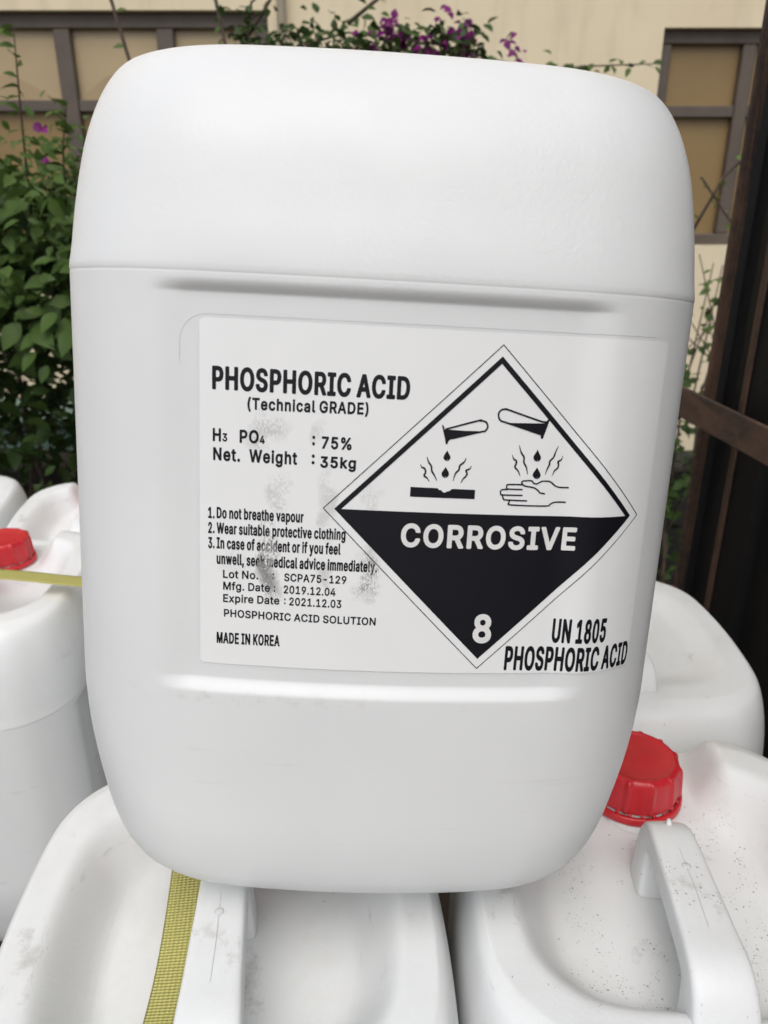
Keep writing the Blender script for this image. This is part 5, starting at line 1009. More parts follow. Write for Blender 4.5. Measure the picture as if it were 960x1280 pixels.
# ---------------------------------------------------------------- jerry cans
def top_z(x, y, s, deep=.034):
    """height of the can's top at shrink factor s of the shoulder ring (1 = crest)"""
    z = CH - deep * sst((.86 - s) / .27)
    # flat lower seat for the neck at the +x end
    m = sst((x - .046) / .022) * sst((.060 - abs(y)) / .022)
    zt = CH - min(.030, deep + .004)
    return z * (1 - m) + zt * m


def body_mesh(square, deep=.034):
    us = []
    n = 86
    for i in range(-n, n):
        us.append(LQ * i / n)
    zs = [0, .0004, .001, .0022, .0036, .005, .0075, .0105, .015, .019, .023, .027, .033, .039, .045, .053, .061, .070, .080, .090,
          .100, .110, .118, .125, .131, .1345]
    z = .1355
    while z < .1430:
        zs.append(z)
        z += .0006
    z = .146
    while z < .309:
        zs.append(z)
        z += .005
    z = .3105
    while z < .3190:
        zs.append(z)
        z += .0006
    zs += [.3192, .3195, .3198, .3201, .3204, .323, .327, .332, .338, .344, .350, .356, .362, .368, .374, .380, .385, .389, .393, .3965,
           .400, .403, .406, .4085, .4105, .412, .4132, .4143, .4154, .4165, .4171, CH]
    V, Fc = [], []
    ring = []
    for z in zs:
        r = []
        front = [surf(u, z, 0, square) for u in us]
        back = [(-p[0], -p[1], p[2]) for p in front]
        for p in front + back:
            r.append(p)
        ring.append(r)
    W = len(ring[0])
    for r in ring:
        for (x, y, z) in r:
            if z > CH - .05:
                m = sst((x - .046) / .022) * sst((.060 - abs(y)) / .022)
                low = CH - min(.030, deep + .004)
                if z > low:
                    z = z * (1 - m) + low * m
            V.append((x, y * (1.062 if square else 1), z))
    rows = len(ring)
    crest = ring[-1]
    S = [.985, .97, .955, .94, .92, .90, .875, .85, .825, .80, .775, .75, .72, .69, .66, .63, .60, .56, .52, .47, .42, .36, .30, .24, .17, .10]
    for s in S:
        for (x, y, z) in crest:
            X, Y = x * s, y * s
            V.append((X, Y * (1.062 if square else 1), top_z(X, Y, s, deep)))
    rows += len(S)
    for i in range(rows - 1):
        for k in range(W):
            k2 = (k + 1) % W
            Fc.append((i * W + k, i * W + k2, (i + 1) * W + k2, (i + 1) * W + k))
    V.append((0, 0, CH - deep))
    c = len(V) - 1
    for k in range(W):
        Fc.append(((rows - 1) * W + k, (rows - 1) * W + (k + 1) % W, c))
    Fc.append(tuple(range(W))[::-1])
    me = bpy.data.meshes.new('can_body')
    me.from_pydata(V, [], Fc)
    for p in me.polygons:
        p.use_smooth = True
    return me


def handle_mesh():
    """rounded rectangular bar bridging the dish, along x; wide and square like a blow-moulded grip"""
    path = [(-.0955, CH - .040, .0215, .019), (-.0935, CH - .022, .0205, .018), (-.0905, CH - .008, .0195, .0165), (-.0855, CH + .004, .0190, .0140),
            (-.0795, CH + .0095, .0185, .0120), (-.072, CH + .0112, .0180, .0112), (-.060, CH + .0112, .0172, .011), (-.040, CH + .0112, .0165, .011),
            (-.022, CH + .0110, .0158, .011), (-.008, CH + .0108, .0154, .011), (.006, CH + .0096, .0150, .0112), (.0145, CH + .0035, .0146, .0120),
            (.0185, CH - .006, .0145, .0125), (.0190, CH - .018, .0150, .0130), (.0175, CH - .028, .0160, .014), (.0155, CH - .044, .0180, .015)]
    path = [(a, b_, w_ * .86, t_) for a, b_, w_, t_ in path]
    V, Fc = [], []
    n = 28
    P = [Vector((p[0], 0, p[1])) for p in path]
    # densify with catmull-rom
    Q = []
    ext = [path[0]] + path + [path[-1]]
    for i in range(1, len(ext) - 2):
        a, b_, c, d = ext[i - 1:i + 3]
        for k in range(4):
            t = k / 4
            Q.append([.5 * (2 * b_[j] + (c[j] - a[j]) * t + (2 * a[j] - 5 * b_[j] + 4 * c[j] - d[j]) * t * t + (3 * b_[j] - a[j] - 3 * c[j] + d[j]) * t ** 3) for j in range(4)])
    Q.append(list(path[-1]))
    for i, q in enumerate(Q):
        p = Vector((q[0], 0, q[1]))
        a, b_ = Q[max(0, i - 1)], Q[min(len(Q) - 1, i + 1)]
        d = Vector((b_[0] - a[0], 0, b_[1] - a[1])).normalized()
        nrm = Vector((-d.z, 0, d.x))
        for k in range(n):
            t = 2 * math.pi * k / n
            ct, s_ = math.cos(t), math.sin(t)
            e = .30
            yy = q[2] * (abs(ct) ** e) * (1 if ct >= 0 else -1)
            hh = q[3] * .86 * (abs(s_) ** e) * (1 if s_ >= 0 else -1)
            # mould parting line: a hair-thin proud bead along the crown
            if s_ > .99:
                hh += .0004
            V.append(p + Vector((0, yy, 0)) + nrm * hh)
    for i in range(len(Q) - 1):
        for k in range(n):
            k2 = (k + 1) % n
            Fc.append((i * n + k, (i + 1) * n + k, (i + 1) * n + k2, i * n + k2))
    me = bpy.data.meshes.new('can_handle')
    me.from_pydata([tuple(v) for v in V], [], Fc)
    for p in me.polygons:
        p.use_smooth = True
    return me


def handle_bits_mesh():
    V, Fc = [], []
    # moulding gate nub on top of the grip and the thin parting seam
    v, f = lathe([(.0028, 0), (.0026, .0009), (.0019, .0014), (.0008, .0016)], 12)
    o = len(V)
    V += [(a - .022, b_, c + CH + .0198) for a, b_, c in v]
    Fc += [tuple(i + o for i in q) for q in f]
    add_tube(V, Fc, [(-.0885, .0002, CH + .0115), (-.083, .0001, CH + .0180), (-.075, 0, CH + .0203), (-.06, .0003, CH + .0210), (-.04, -.0002, CH + .0211), (-.01, .0002, CH + .0206), (.004, 0, CH + .0197)], .0002, 6)
    add_tube(V, Fc, [(.009, 0, CH + .013), (.0125, 0, CH + .0180), (.0140, 0, CH + .0205)], [.003, .0022, .001], 8)
    me = bpy.data.meshes.new('handle_seam')
    me.from_pydata([tuple(v) for v in V], [], Fc)
    for p in me.polygons:
        p.use_smooth = True
    return me


CAPX = .092


def cap_meshes():
    nr = 12
    def rib(t, i):
        if i < 2 or i > 9:
            return 1
        d = abs(((t * nr / (2 * math.pi)) + .5) % 1 - .5) * 2 * math.pi / nr
        return 1 + .062 * math.exp(-(d / .055) ** 2) * (1 if i < 9 else .6)
    prof = [(.0300, .0075), (.0318, .0078), (.0320, .0085), (.0318, .012), (.0314, .018), (.0310, .024), (.0305, .0285), (.0297, .0308),
            (.0287, .0321), (.0276, .0328), (.0255, .0330), (.0250, .0325), (.0235, .0320), (.010, .0322), (.003, .0323)]
    V, Fc = lathe(prof, 240, rib)
    cap = bpy.data.meshes.new('cap')
    cap.from_pydata(V, [], Fc)
    V, Fc = lathe([(.0315, 0), (.0345, .0004), (.0350, .0012), (.0348, .0055), (.0338, .0062), (.0322, .0062), (.0315, .005)], 96, close_top=False, close_bottom=False)
    # break-away bridges between ring and cap
    for k in range(24):
        t0 = 2 * math.pi * (k + .25) / 24
        o = len(V)
        for tt in (t0, t0 + .07):
            for r, z in ((.0326, .0058), (.0336, .0058), (.0322, .0082), (.0314, .0082)):
                V.append((r * math.cos(tt), r * math.sin(tt), z))
        Fc += [(o, o + 1, o + 5, o + 4), (o + 1, o + 2, o + 6, o + 5), (o + 2, o + 3, o + 7, o + 6), (o, o + 4, o + 7, o + 3),
               (o, o + 3, o + 2, o + 1), (o + 4, o + 5, o + 6, o + 7)]
    ring = bpy.data.meshes.new('tamper_ring')
    ring.from_pydata(V, [], Fc)
    V, Fc = lathe([(.0385, -.012), (.0365, -.007), (.0325, -.004), (.0305, -.002), (.0300, .012)], 64)
    neck = bpy.data.meshes.new('neck')
    neck.from_pydata(V, [], Fc)
    for m in (cap, ring, neck):
        for p in m.polygons:
            p.use_smooth = True
    return cap, ring, neck


ME_BODY, ME_HANDLE, ME_BITS = body_mesh(.72), handle_mesh(), handle_bits_mesh()
ME_BODY_UP = body_mesh(0)
ME_CAP, ME_RING, ME_NECK = cap_meshes()
ME_CAP.materials.append(M_RED)
ME_RING.materials.append(M_RED)
GROUP = 'white jerry cans stacked in the truck'


def make_can(label, clean=False):
    root = empty('jerry_can', label=label, cat='jerry can', group=GROUP)
    mt = M_CAN if clean else M_CAN_D
    for nm, me in (('body', ME_BODY_UP if clean else ME_BODY), ('handle', ME_HANDLE), ('neck', ME_NECK)):
        me = me.copy() if clean else me
        if not me.materials:
            me.materials.append(mt)
        o = link(nm, me, root)
        if nm == 'neck':
            o.location = (CAPX, 0, CH - .025)
        if nm == 'handle':
            o.location = (0, 0, -.012 if clean else 0)
            me2 = ME_BITS.copy() if clean else ME_BITS
            if not me2.materials:
                me2.materials.append(mt)
            link('mould_seam', me2, o)
    c = link('cap', ME_CAP, root)
    c.location = (CAPX, 0, CH - .029)
    c.rotation_euler = (0, 0, R(10))
    link('tamper_ring', ME_RING, c)
    return root


def copy_tree(o, parent=None):
    c = o.copy()
    COL.objects.link(c)
    c.parent = parent
    for ch in list(o.children):
        copy_tree(ch, c)
    return c


# the upright can in front: leaning back on the lower ones
main = make_can('large upright white can with the corrosive label, leaning back on top of the others', True)
_M = Euler((R(0), 0, 0)).to_matrix()
yaw, lean, roll = R(CAN_YAW), R(CAN_LEAN), R(CAN_ROLL)
RM = Matrix.Rotation(yaw, 3, 'Z') @ Matrix.Rotation(lean, 3, 'X') @ Matrix.Rotation(roll, 3, 'Y')
main.matrix_world = Matrix.Translation(CAN_T) @ RM.to_4x4()

proto = make_can('white can below front left with its handle beside the yellow strap, under the upright can')
# lower front-left, front-right, behind-right, back-left, back-middle, third row
LOW = [  # (x, y, z top of shoulder, heading of the cap end, tilt about its own y, label)
    (-.0890, .319, 1.082, 95.5, 0, None),
    (.1715, .348, 1.083, 86.0, 0, 'white can at lower right with red cap and speckled dirt around its grey-white handle'),
    (.2180, .655, 1.060, 91.0, 0, 'plain white can behind the red cap at right, only its sloping shoulder showing'),
    (-.4470, .745, 1.076, 95.5, 0, 'white can at far left with red cap and yellow strap over its scuffed shoulder'),
    (-.1680, .735, 1.072, 95.5, 0, 'white can mostly hidden behind the upright can, touching the scuffed left one'),
    (-.4300, 1.085, 1.024, 97.0, -3, 'white can in the back row behind the far left red cap'),
    (-.1850, 1.075, 1.024, 96.0, -3, 'white can in the back row hidden behind the upright can'),
    (-.7000, 1.105, 1.024, 97.0, -3, 'white can at the left end of the back row, cut by the picture edge'),
]
for i, (x, y, zt, h, tilt, lab) in enumerate(LOW):
    c = proto if i == 0 else copy_tree(proto)
    if i == 2:                      # this one has a nearly flat top
        for ch in c.children:
            if ch.name.split('.')[0] == 'body':
                ch.data = body_mesh(.72, .007)
                ch.data.materials.append(M_CAN_D)
    if i == 1:                      # the gritty one at lower right
        for ch in c.children:
            if ch.name.split('.')[0] in ('body', 'handle', 'neck'):
                ch.data = ch.data.copy()
                ch.data.materials[0] = M_CAN_G
    if lab:
        c['label'] = lab
    c.location = (x, y, zt - CH)
    c.rotation_euler = (0, R(tilt), R(h))

# ---------------------------------------------------------------- the label and its print, sheets on the can's skin
def print_mesh(name, polys, mat, parent, off, cell=.006, mapf=None):
    """polys: list of loop groups in label metres -> mesh wrapped on the can"""
    bm = bmesh.new()
    for loops in polys:
        tri = tessellate_polygon([[Vector((a, b_, 0)) for a, b_ in lp] for lp in loops])
        flat = [p for lp in loops for p in lp]
        vs = [bm.verts.new((a, b_, 0)) for a, b_ in flat]
        for t in tri:
            try:
                bm.faces.new([vs[i] for i in t])
            except ValueError:
                pass
    xs = [v.co.x for v in bm.verts]
    ys = [v.co.y for v in bm.verts]
    for ax, lo, hi in ((0, min(xs), max(xs)), (1, min(ys), max(ys))):
        k = math.ceil(lo / cell + .01)
        while k * cell < hi:
            co = (k * cell, 0, 0) if ax == 0 else (0, k * cell, 0)
            no = (1, 0, 0) if ax == 0 else (0, 1, 0)
            bmesh.ops.bisect_plane(bm, geom=bm.verts[:] + bm.edges[:] + bm.faces[:], plane_co=co, plane_no=no, dist=1e-7)
            k += 1
    uvl = bm.loops.layers.uv.new('print')
    for f in bm.faces:
        f.normal_update()
        if f.normal.z < 0:
            f.normal_flip()
        for l in f.loops:
            l[uvl].uv = (l.vert.co.x, l.vert.co.y)
    for v in bm.verts:
        v.co = Vector(surf(v.co.x, v.co.y, off))
    me = bpy.data.meshes.new(name)
    bm.to_mesh(me)
    bm.free()
    for p in me.polygons:
        p.use_smooth = True
    me.materials.append(mat)
    return link(name, me, parent)


def rounded_rect(x0, x1, z0, z1, r, n=5):
    P = []
    for cx, cz, a in ((x1 - r, z0 + r, -90), (x1 - r, z1 - r, 0), (x0 + r, z1 - r, 90), (x0 + r, z0 + r, 180)):
        for k in range(n + 1):
            t = R(a + 90 * k / n)
            P.append((cx + r * math.cos(t), cz + r * math.sin(t)))
    return P


lab = print_mesh('label', [[rounded_rect(-.0783, .1290, .1485, .3015, .0022)]], M_PAPER, main, .00030, .003)
lab['label'] = 'white paper hazard label, smudged on its left half'

def pairs(v):
    return [(a / 1000, b_ / 1000) for a, b_ in zip(v[::2], v[1::2])]


def area(l):
    return sum(a[0] * b_[1] - b_[0] * a[1] for a, b_ in zip(l, l[1:] + l[:1])) / 2


def inside(p, l):
    c = False
    for a, b_ in zip(l, l[1:] + l[:1]):
        if (a[1] > p[1]) != (b_[1] > p[1]) and p[0] < (b_[0] - a[0]) * (p[1] - a[1]) / (b_[1] - a[1]) + a[0]:
            c = not c
    return c


def glyph(style, ch):
    adv, d = GLYPHS[style][ch]
    loops = [pairs(v) for v in d]
    big = max((abs(area(l)) for l in loops), default=0)
    outer, holes = [], []
    for l in loops:
        par = sum(inside(l[0], k) for k in loops if k is not l)
        (holes if par % 2 else outer).append(l)
    return adv, [[o] + [h for h in holes if inside(h[0], o)] for o in outer]


def line(style, text, x0, x1, za, zb, cap, mat, off):
    pen, groups = 0.0, []
    for ch in text:
        adv, gs = glyph(style, ch)
        for g in gs:
            groups.append([[(x + pen, y) for x, y in l] for l in g])
        pen += adv
    xs = [x for g in groups for x, y in g[0]]
    lo, hi = min(xs), max(xs)
    out = []
    for g in groups:
        out.append([[(x0 + (x - lo) / (hi - lo) * (x1 - x0), za + (zb - za) * (x - lo) / (hi - lo) + y * cap) for x, y in l] for l in g])
    o = print_mesh('lettering', out, mat, lab, off, .006)
    return o


def stroke_poly(pts, w0, w1):
    """tapered ribbon along a smoothed polyline (tenths of mm)"""
    P = [pts[0]] + pts + [pts[-1]]
    Q = []
    for i in range(1, len(P) - 2):
        a, b_, c, d = P[i - 1:i + 3]
        for k in range(4):
            t = k / 4
            Q.append([.5 * (2 * b_[j] + (c[j] - a[j]) * t + (2 * a[j] - 5 * b_[j] + 4 * c[j] - d[j]) * t * t + (3 * b_[j] - a[j] - 3 * c[j] + d[j]) * t ** 3) for j in (0, 1)])
    Q.append(list(pts[-1]))
    quads = []
    prev = None
    n = len(Q)
    for i, q in enumerate(Q):
        a, b_ = Q[max(0, i - 1)], Q[min(n - 1, i + 1)]
        dx, dy = b_[0] - a[0], b_[1] - a[1]
        l = math.hypot(dx, dy) or 1
        t = i / (n - 1)
        w = (w0 + (w1 - w0) * min(1, 4 * min(t, 1 - t))) / 2
        cur = ((q[0] - dy / l * w, q[1] + dx / l * w), (q[0] + dy / l * w, q[1] - dx / l * w))
        if prev:
            quads.append([[tuple(v * 1e-4 for v in p) for p in (prev[1], cur[1], cur[0], prev[0])]])
        prev = cur
    return quads


# diamond: thin outer line, thick black frame, black lower half
DC, DZ, DH = .0485, .2238, .0731
def rhomb(h):
    return [(DC - h, DZ), (DC, DZ - h), (DC + h, DZ), (DC, DZ + h)]


print_mesh('diamond_outline', [[rhomb(DH), rhomb(DH - .00055)]], M_INK, lab, .00042, .005)
print_mesh('diamond_frame', [[rhomb(DH - .0050), rhomb(DH - .0081)]], M_INK, lab, .00042, .005)
hi_ = DH - .0070
print_mesh('diamond_lower_half', [[[(DC - hi_, DZ - .00001), (DC, DZ - hi_), (DC + hi_, DZ - .00001)]]], M_INK, lab, .00050, .005)
print_mesh('hazard_pictogram', [[[(a * 1e-4, b_ * 1e-4) for a, b_ in f]] for f in PICTO_FILLS], M_INK, lab, .00045, .006)
st = []
for pts, w0, w1 in PICTO_STROKES:
    st += stroke_poly(pts, w0, w1)
print_mesh('hazard_pictogram', st, M_INK, lab, .00052, .02)
# small highlights on the drops
for k in (2, 3, 4, 5):
    f = PICTO_FILLS[k]
    cx_ = sum(p[0] for p in f) / len(f)
    cz_ = min(p[1] for p in f)
    hl = [[((cx_ + 1.6 + 1.0 * math.cos(t)) * 1e-4, (cz_ + 5.0 + 2.2 * math.sin(t)) * 1e-4) for t in [j * math.pi / 5 for j in range(10)]]]
    print_mesh('drop_highlight', [hl], M_INKW, lab, .00056, .02)
for s, t, x0, x1, za, zb, cap in LINES:
    white = t in ('CORROSIVE', '8')
    line(s, t, x0, x1, za, zb, cap, M_INKW if white else M_INK, .00062 if white else .00042)

# raised witness line moulded round the label panel
V, Fc = [], []
pts = [(-.0865 + .0115 * (1 - math.sin(R(a))), .2905 + .0115 * (1 - math.cos(R(a)))) for a in ()]
pts = [(-.0868, .283)] + [(-.0753 - .0115 * math.cos(R(a)), .2915 + .0115 * math.sin(R(a))) for a in range(0, 91, 15)] + [(-.0753 + .195 * k / 30, .3030) for k in range(1, 31)]
add_tube(V, Fc, [surf(a, b_, .0001) for a, b_ in pts], [.00005] + [.00008] * (len(pts) - 2) + [.00005], 6)
mesh_obj('panel_bead', V, Fc, M_CAN, main, True)

# ---------------------------------------------------------------- yellow straps
def strap(path, width, label):
    """flat woven strap along a path of (point, side direction)"""
    bm = bmesh.new()
    uvl = bm.loops.layers.uv.new('weave')
    P = [Vector(p) for p in path]
    Q = []
    ext = [P[0]] + P + [P[-1]]
    for i in range(1, len(ext) - 2):
        a, b_, c, d = ext[i - 1:i + 3]
        for k in range(12):
            t = k / 12
            Q.append(.5 * (2 * b_ + (c - a) * t + (2 * a - 5 * b_ + 4 * c - d) * t * t + (3 * b_ - a - 3 * c + d) * t ** 3))
    Q.append(P[-1])
    rows, L_ = [], 0
    m = 6
    for i, q in enumerate(Q):
        if i:
            L_ += (q - Q[i - 1]).length
        d = (Q[min(i + 1, len(Q) - 1)] - Q[max(i - 1, 0)]).normalized()
        side = d.cross(Vector((0, 0, 1))).normalized()
        nn = side.cross(d).normalized()
        top = [bm.verts.new(q + side * width * (j / m - .5) + nn * .0005) for j in range(m + 1)]
        bot = [bm.verts.new(q + side * width * (j / m - .5) - nn * .0005) for j in range(m + 1)]
        rows.append((top, bot, L_))
    for (t0, b0, l0), (t1, b1, l1) in zip(rows, rows[1:]):
        for j in range(m):
            for (q4, fl) in (((t0[j], t0[j + 1], t1[j + 1], t1[j]), 0), ((b0[j], b1[j], b1[j + 1], b0[j + 1]), 1)):
                f = bm.faces.new(q4)
                uvs = {t0[j]: (j, l0), t0[j + 1]: (j + 1, l0), t1[j + 1]: (j + 1, l1), t1[j]: (j, l1),
                       b0[j]: (j, l0), b0[j + 1]: (j + 1, l0), b1[j + 1]: (j + 1, l1), b1[j]: (j, l1)}
                for l in f.loops:
                    a, b_ = uvs[l.vert]
                    l[uvl].uv = (a * width / m, b_)
        for j, (A, B) in ((0, (t0, t1)), (m, (t0, t1))):
            bb0, bb1 = b0, b1
            f = bm.faces.new((t0[j], t1[j], b1[j], b0[j]))
    return from_bm('packing_strap', bm, M_STRAP, None, True, label=label, cat='strap')


strap([(-.1060, -.10, 1.090), (-.1060, .08, 1.0875), (-.1055, .17, 1.0870), (-.1065, .22, 1.071), (-.1085, .275, 1.060), (-.1130, .33, 1.062), (-.1230, .40, 1.0700), (-.1400, .46, 1.0830), (-.1500, .53, 1.06)],
      .0300, 'yellow woven packing strap lying lengthwise beside the white handle at bottom left')
strap([(-1.0, .735, 1.085), (-.62, .715, 1.090), (-.42, .705, 1.098), (-.30, .700, 1.090), (-.16, .695, 1.086), (0, .69, 1.085)],
      .0200, 'thin yellow strap stretched across the far left can in front of its red cap')


# ---------------------------------------------------------------- plants
def leaf_mesh(name, L_, W_, fold=.35, droop=.25, mat=None):
    V, Fc = [], []
    prof = [(0, 0), (.14, .55), (.34, .95), (.55, .93), (.78, .55), (1, 0)]
    for t, w in prof:
        z = -droop * L_ * t * t
        for s in (-1, 0, 1):
            V.append((s * w * W_ / 2, t * L_, z + abs(s) * w * W_ / 2 * fold))
    for i in range(len(prof) - 1):
        a = 3 * i
        if i == 0:
            Fc += [(1, 5, 4), (1, 4, 3)]
        elif i == len(prof) - 2:
            Fc += [(a, a + 1, a + 4), (a + 1, a + 2, a + 4)]
        else:
            Fc += [(a, a + 1, a + 4, a + 3), (a + 1, a + 2, a + 5, a + 4)]
    me = bpy.data.meshes.new(name)
    me.from_pydata(V, [], Fc)
    me.validate()
    for p in me.polygons:
        p.use_smooth = True
    me.materials.append(mat)
    return me


LEAVES = [leaf_mesh('leaf_a', 1, .62, .30, .22, M_LEAF), leaf_mesh('leaf_b', 1, .70, .18, .35, M_LEAF), leaf_mesh('leaf_c', 1, .55, .42, .12, M_LEAF)]
LEAVES_D = [leaf_mesh('leaf_d', 1, .66, .25, .3, M_LEAF_D)]
LEAVES_Y = [leaf_mesh('leaf_y', 1, .62, .45, .1, M_LEAF_Y)]
BRACTS = [leaf_mesh('bract_a', 1, .8, .25, .2, M_BRACT), leaf_mesh('bract_b', 1, .72, .5, .35, M_BRACT)]


def orient(d, up):
    d = d.normalized()
    x = d.cross(up)
    if x.length < .01:
        x = d.cross(Vector((1, 0, 0)))
    x.normalize()
    z = x.cross(d)
    return Matrix((x, d, z)).transposed().to_4x4()


def put_leaf(parent, p, size, meshes, name='leaf', d=None, up=None):
    d = d or Vector((random.uniform(-1, 1), random.uniform(-1, .6), random.uniform(-.7, .3)))
    up = up or Vector((random.uniform(-.5, .5), random.uniform(-1.0, .2), random.uniform(.4, 1)))
    o = link(name, random.choice(meshes), parent)
    o.matrix_local = Matrix.Translation(p) @ orient(d, up) @ Matrix.Scale(size * random.uniform(.75, 1.2), 4)
    return o


def leaf_cloud(name, parent, spots, mat, **kw):
    """many small leaves joined into one part"""
    V, Fc = [], []
    for p, size in spots:
        d = Vector((random.uniform(-1, 1), random.uniform(-1, 1), random.uniform(-.8, .4)))
        up = Vector((random.uniform(-.6, .6), random.uniform(-.8, .4), random.uniform(.3, 1)))
        Mx = Matrix.Translation(p) @ orient(d, up) @ Matrix.Scale(size, 4)
        o = len(V)
        V += [Mx @ Vector(v) for v in ((0, 0, 0), (-.28, .35, .06), (0, .4, -.02), (.28, .35, .06), (-.2, .72, .0), (0, .75, -.07), (.2, .72, 0), (0, 1, -.16))]
        Fc += [(o, o + 2, o + 1), (o, o + 3, o + 2), (o + 1, o + 2, o + 5, o + 4), (o + 2, o + 3, o + 6, o + 5), (o + 4, o + 5, o + 7), (o + 5, o + 6, o + 7)]
    return mesh_obj(name, V, Fc, mat, parent, True, kind='stuff', **kw)


def twig(V, Fc, pts, r0, r1, n=5):
    k = len(pts)
    add_tube(V, Fc, pts, [r0 + (r1 - r0) * i / (k - 1) for i in range(k)], n)


def along(pts, t):
    n = len(pts) - 1
    i = min(int(t * n), n - 1)
    f = t * n - i
    return Vector(pts[i]).lerp(Vector(pts[i + 1]), f), (Vector(pts[i + 1]) - Vector(pts[i])).normalized()


def left_bush():
    root = empty('bougainvillea_bush', (-1.05, 1.95, .33), label='dense green bougainvillea bush at the left with a few magenta flowers', cat='bush')
    o = root.location.copy()
    V, Fc = [], []
    for k in range(9):
        a = random.uniform(0, 6.28)
        top = Vector((random.uniform(-.75, .42), random.uniform(-.35, .35), random.uniform(.6, 1.1)))
        mid = top * .5 + Vector((random.uniform(-.1, .1), random.uniform(-.1, .1), .05))
        twig(V, Fc, [(random.uniform(-.12, .12) , random.uniform(-.08, .08), -.31), mid * .5 + Vector((0, 0, -.1)), mid, top], .014, .004, 6)
    # stems low on the right, seen against the pale wall
    for s in ((.10, .0, .28, .62), (.26, .02, .10, .60), (.30, .1, .42, .55)):
        twig(V, Fc, [(s[0], s[1], -.30), ((s[0] + s[2]) / 2, s[1] - .03, .1), (s[2], s[1], s[3])], .011, .005, 6)
    mesh_obj('stem', V, Fc, M_BARK, root, True)

    def topz(x):
        return 1.15 + .05 * math.sin(x * 7) - .16 * max(0, x - .30)
    for k in range(285):            # the large leaves facing us
        x = random.uniform(-.62, .52) if k % 4 == 0 else random.uniform(.02, .54)
        z = .80 + (topz(x) - .82) * random.random() ** .8
        y = -.42 + .25 * random.random() + .15 * ((z - .7) / .5) ** 2
        put_leaf(root, Vector((x, y, z)), random.uniform(.040, .082) * (1.0 if z < 1.0 else .62), LEAVES if z > .55 or random.random() < .5 else LEAVES_D,
                 d=Vector((random.uniform(-.9, .9), -.55, random.uniform(-.9, -.05))), up=Vector((random.uniform(-.3, .3), -.8, .75)))
    spots = []
    for k in range(7500):
        x = random.uniform(-.75, .58) if k % 3 == 0 else random.uniform(-.1, .58)
        t = random.random()
        z = .25 + (topz(x) - .27) * t
        if z < .84 and random.random() < (.38 if z > .50 else .85):
            continue
        spots.append((Vector((x, random.uniform(-.30, .40), z)), random.uniform(.028, .066)))
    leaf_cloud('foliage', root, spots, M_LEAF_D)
    spots = []
    for k in range(1100):           # outer leaves in the lighter green, a lit look put into the colour
        x = random.uniform(-.2, .58)
        z = .80 + (topz(x) - .80) * random.random() ** .7
        spots.append((Vector((x, random.uniform(-.42, -.1), z)), random.uniform(.022, .058)))
    leaf_cloud('foliage', root, spots, M_LEAF)
    spots = []
    for k in range(700):            # loose sprigs above the bush
        x = random.uniform(-.65, .48)
        z = topz(x) - .03 + abs(random.gauss(0, .075))
        spots.append((Vector((x, random.uniform(-.3, .2), z)), random.uniform(.022, .042)))
    leaf_cloud('foliage', root, spots, M_LEAF)
    for x, dz, lean in ((.30, .24, .015), (.37, .13, .02), (-.1, .2, -.1)):
        pts = [(x, -.2, topz(x) - .1), (x + lean, -.2, topz(x) + dz * .5), (x + lean * 2.2, -.22, topz(x) + dz)]
        V, Fc = [], []
        twig(V, Fc, pts, .003, .0012)
        mesh_obj('sprig', V, Fc, M_BARK, root, True)
        for j in range(11):
            p, d = along(pts, .3 + .7 * j / 10)
            put_leaf(root, p, .034, LEAVES_Y if j % 3 == 0 else LEAVES, d=Vector((random.uniform(-1, 1), -.5, random.uniform(-.2, .5))))
    for (x, z) in ((.400, 1.253), (.415, 1.245), (.405, 1.190), (.30, 1.24)):
        for j in range(2):
            put_leaf(root, Vector((x, -.36, z)), .021, BRACTS, 'flower')
    return root


left_bush()


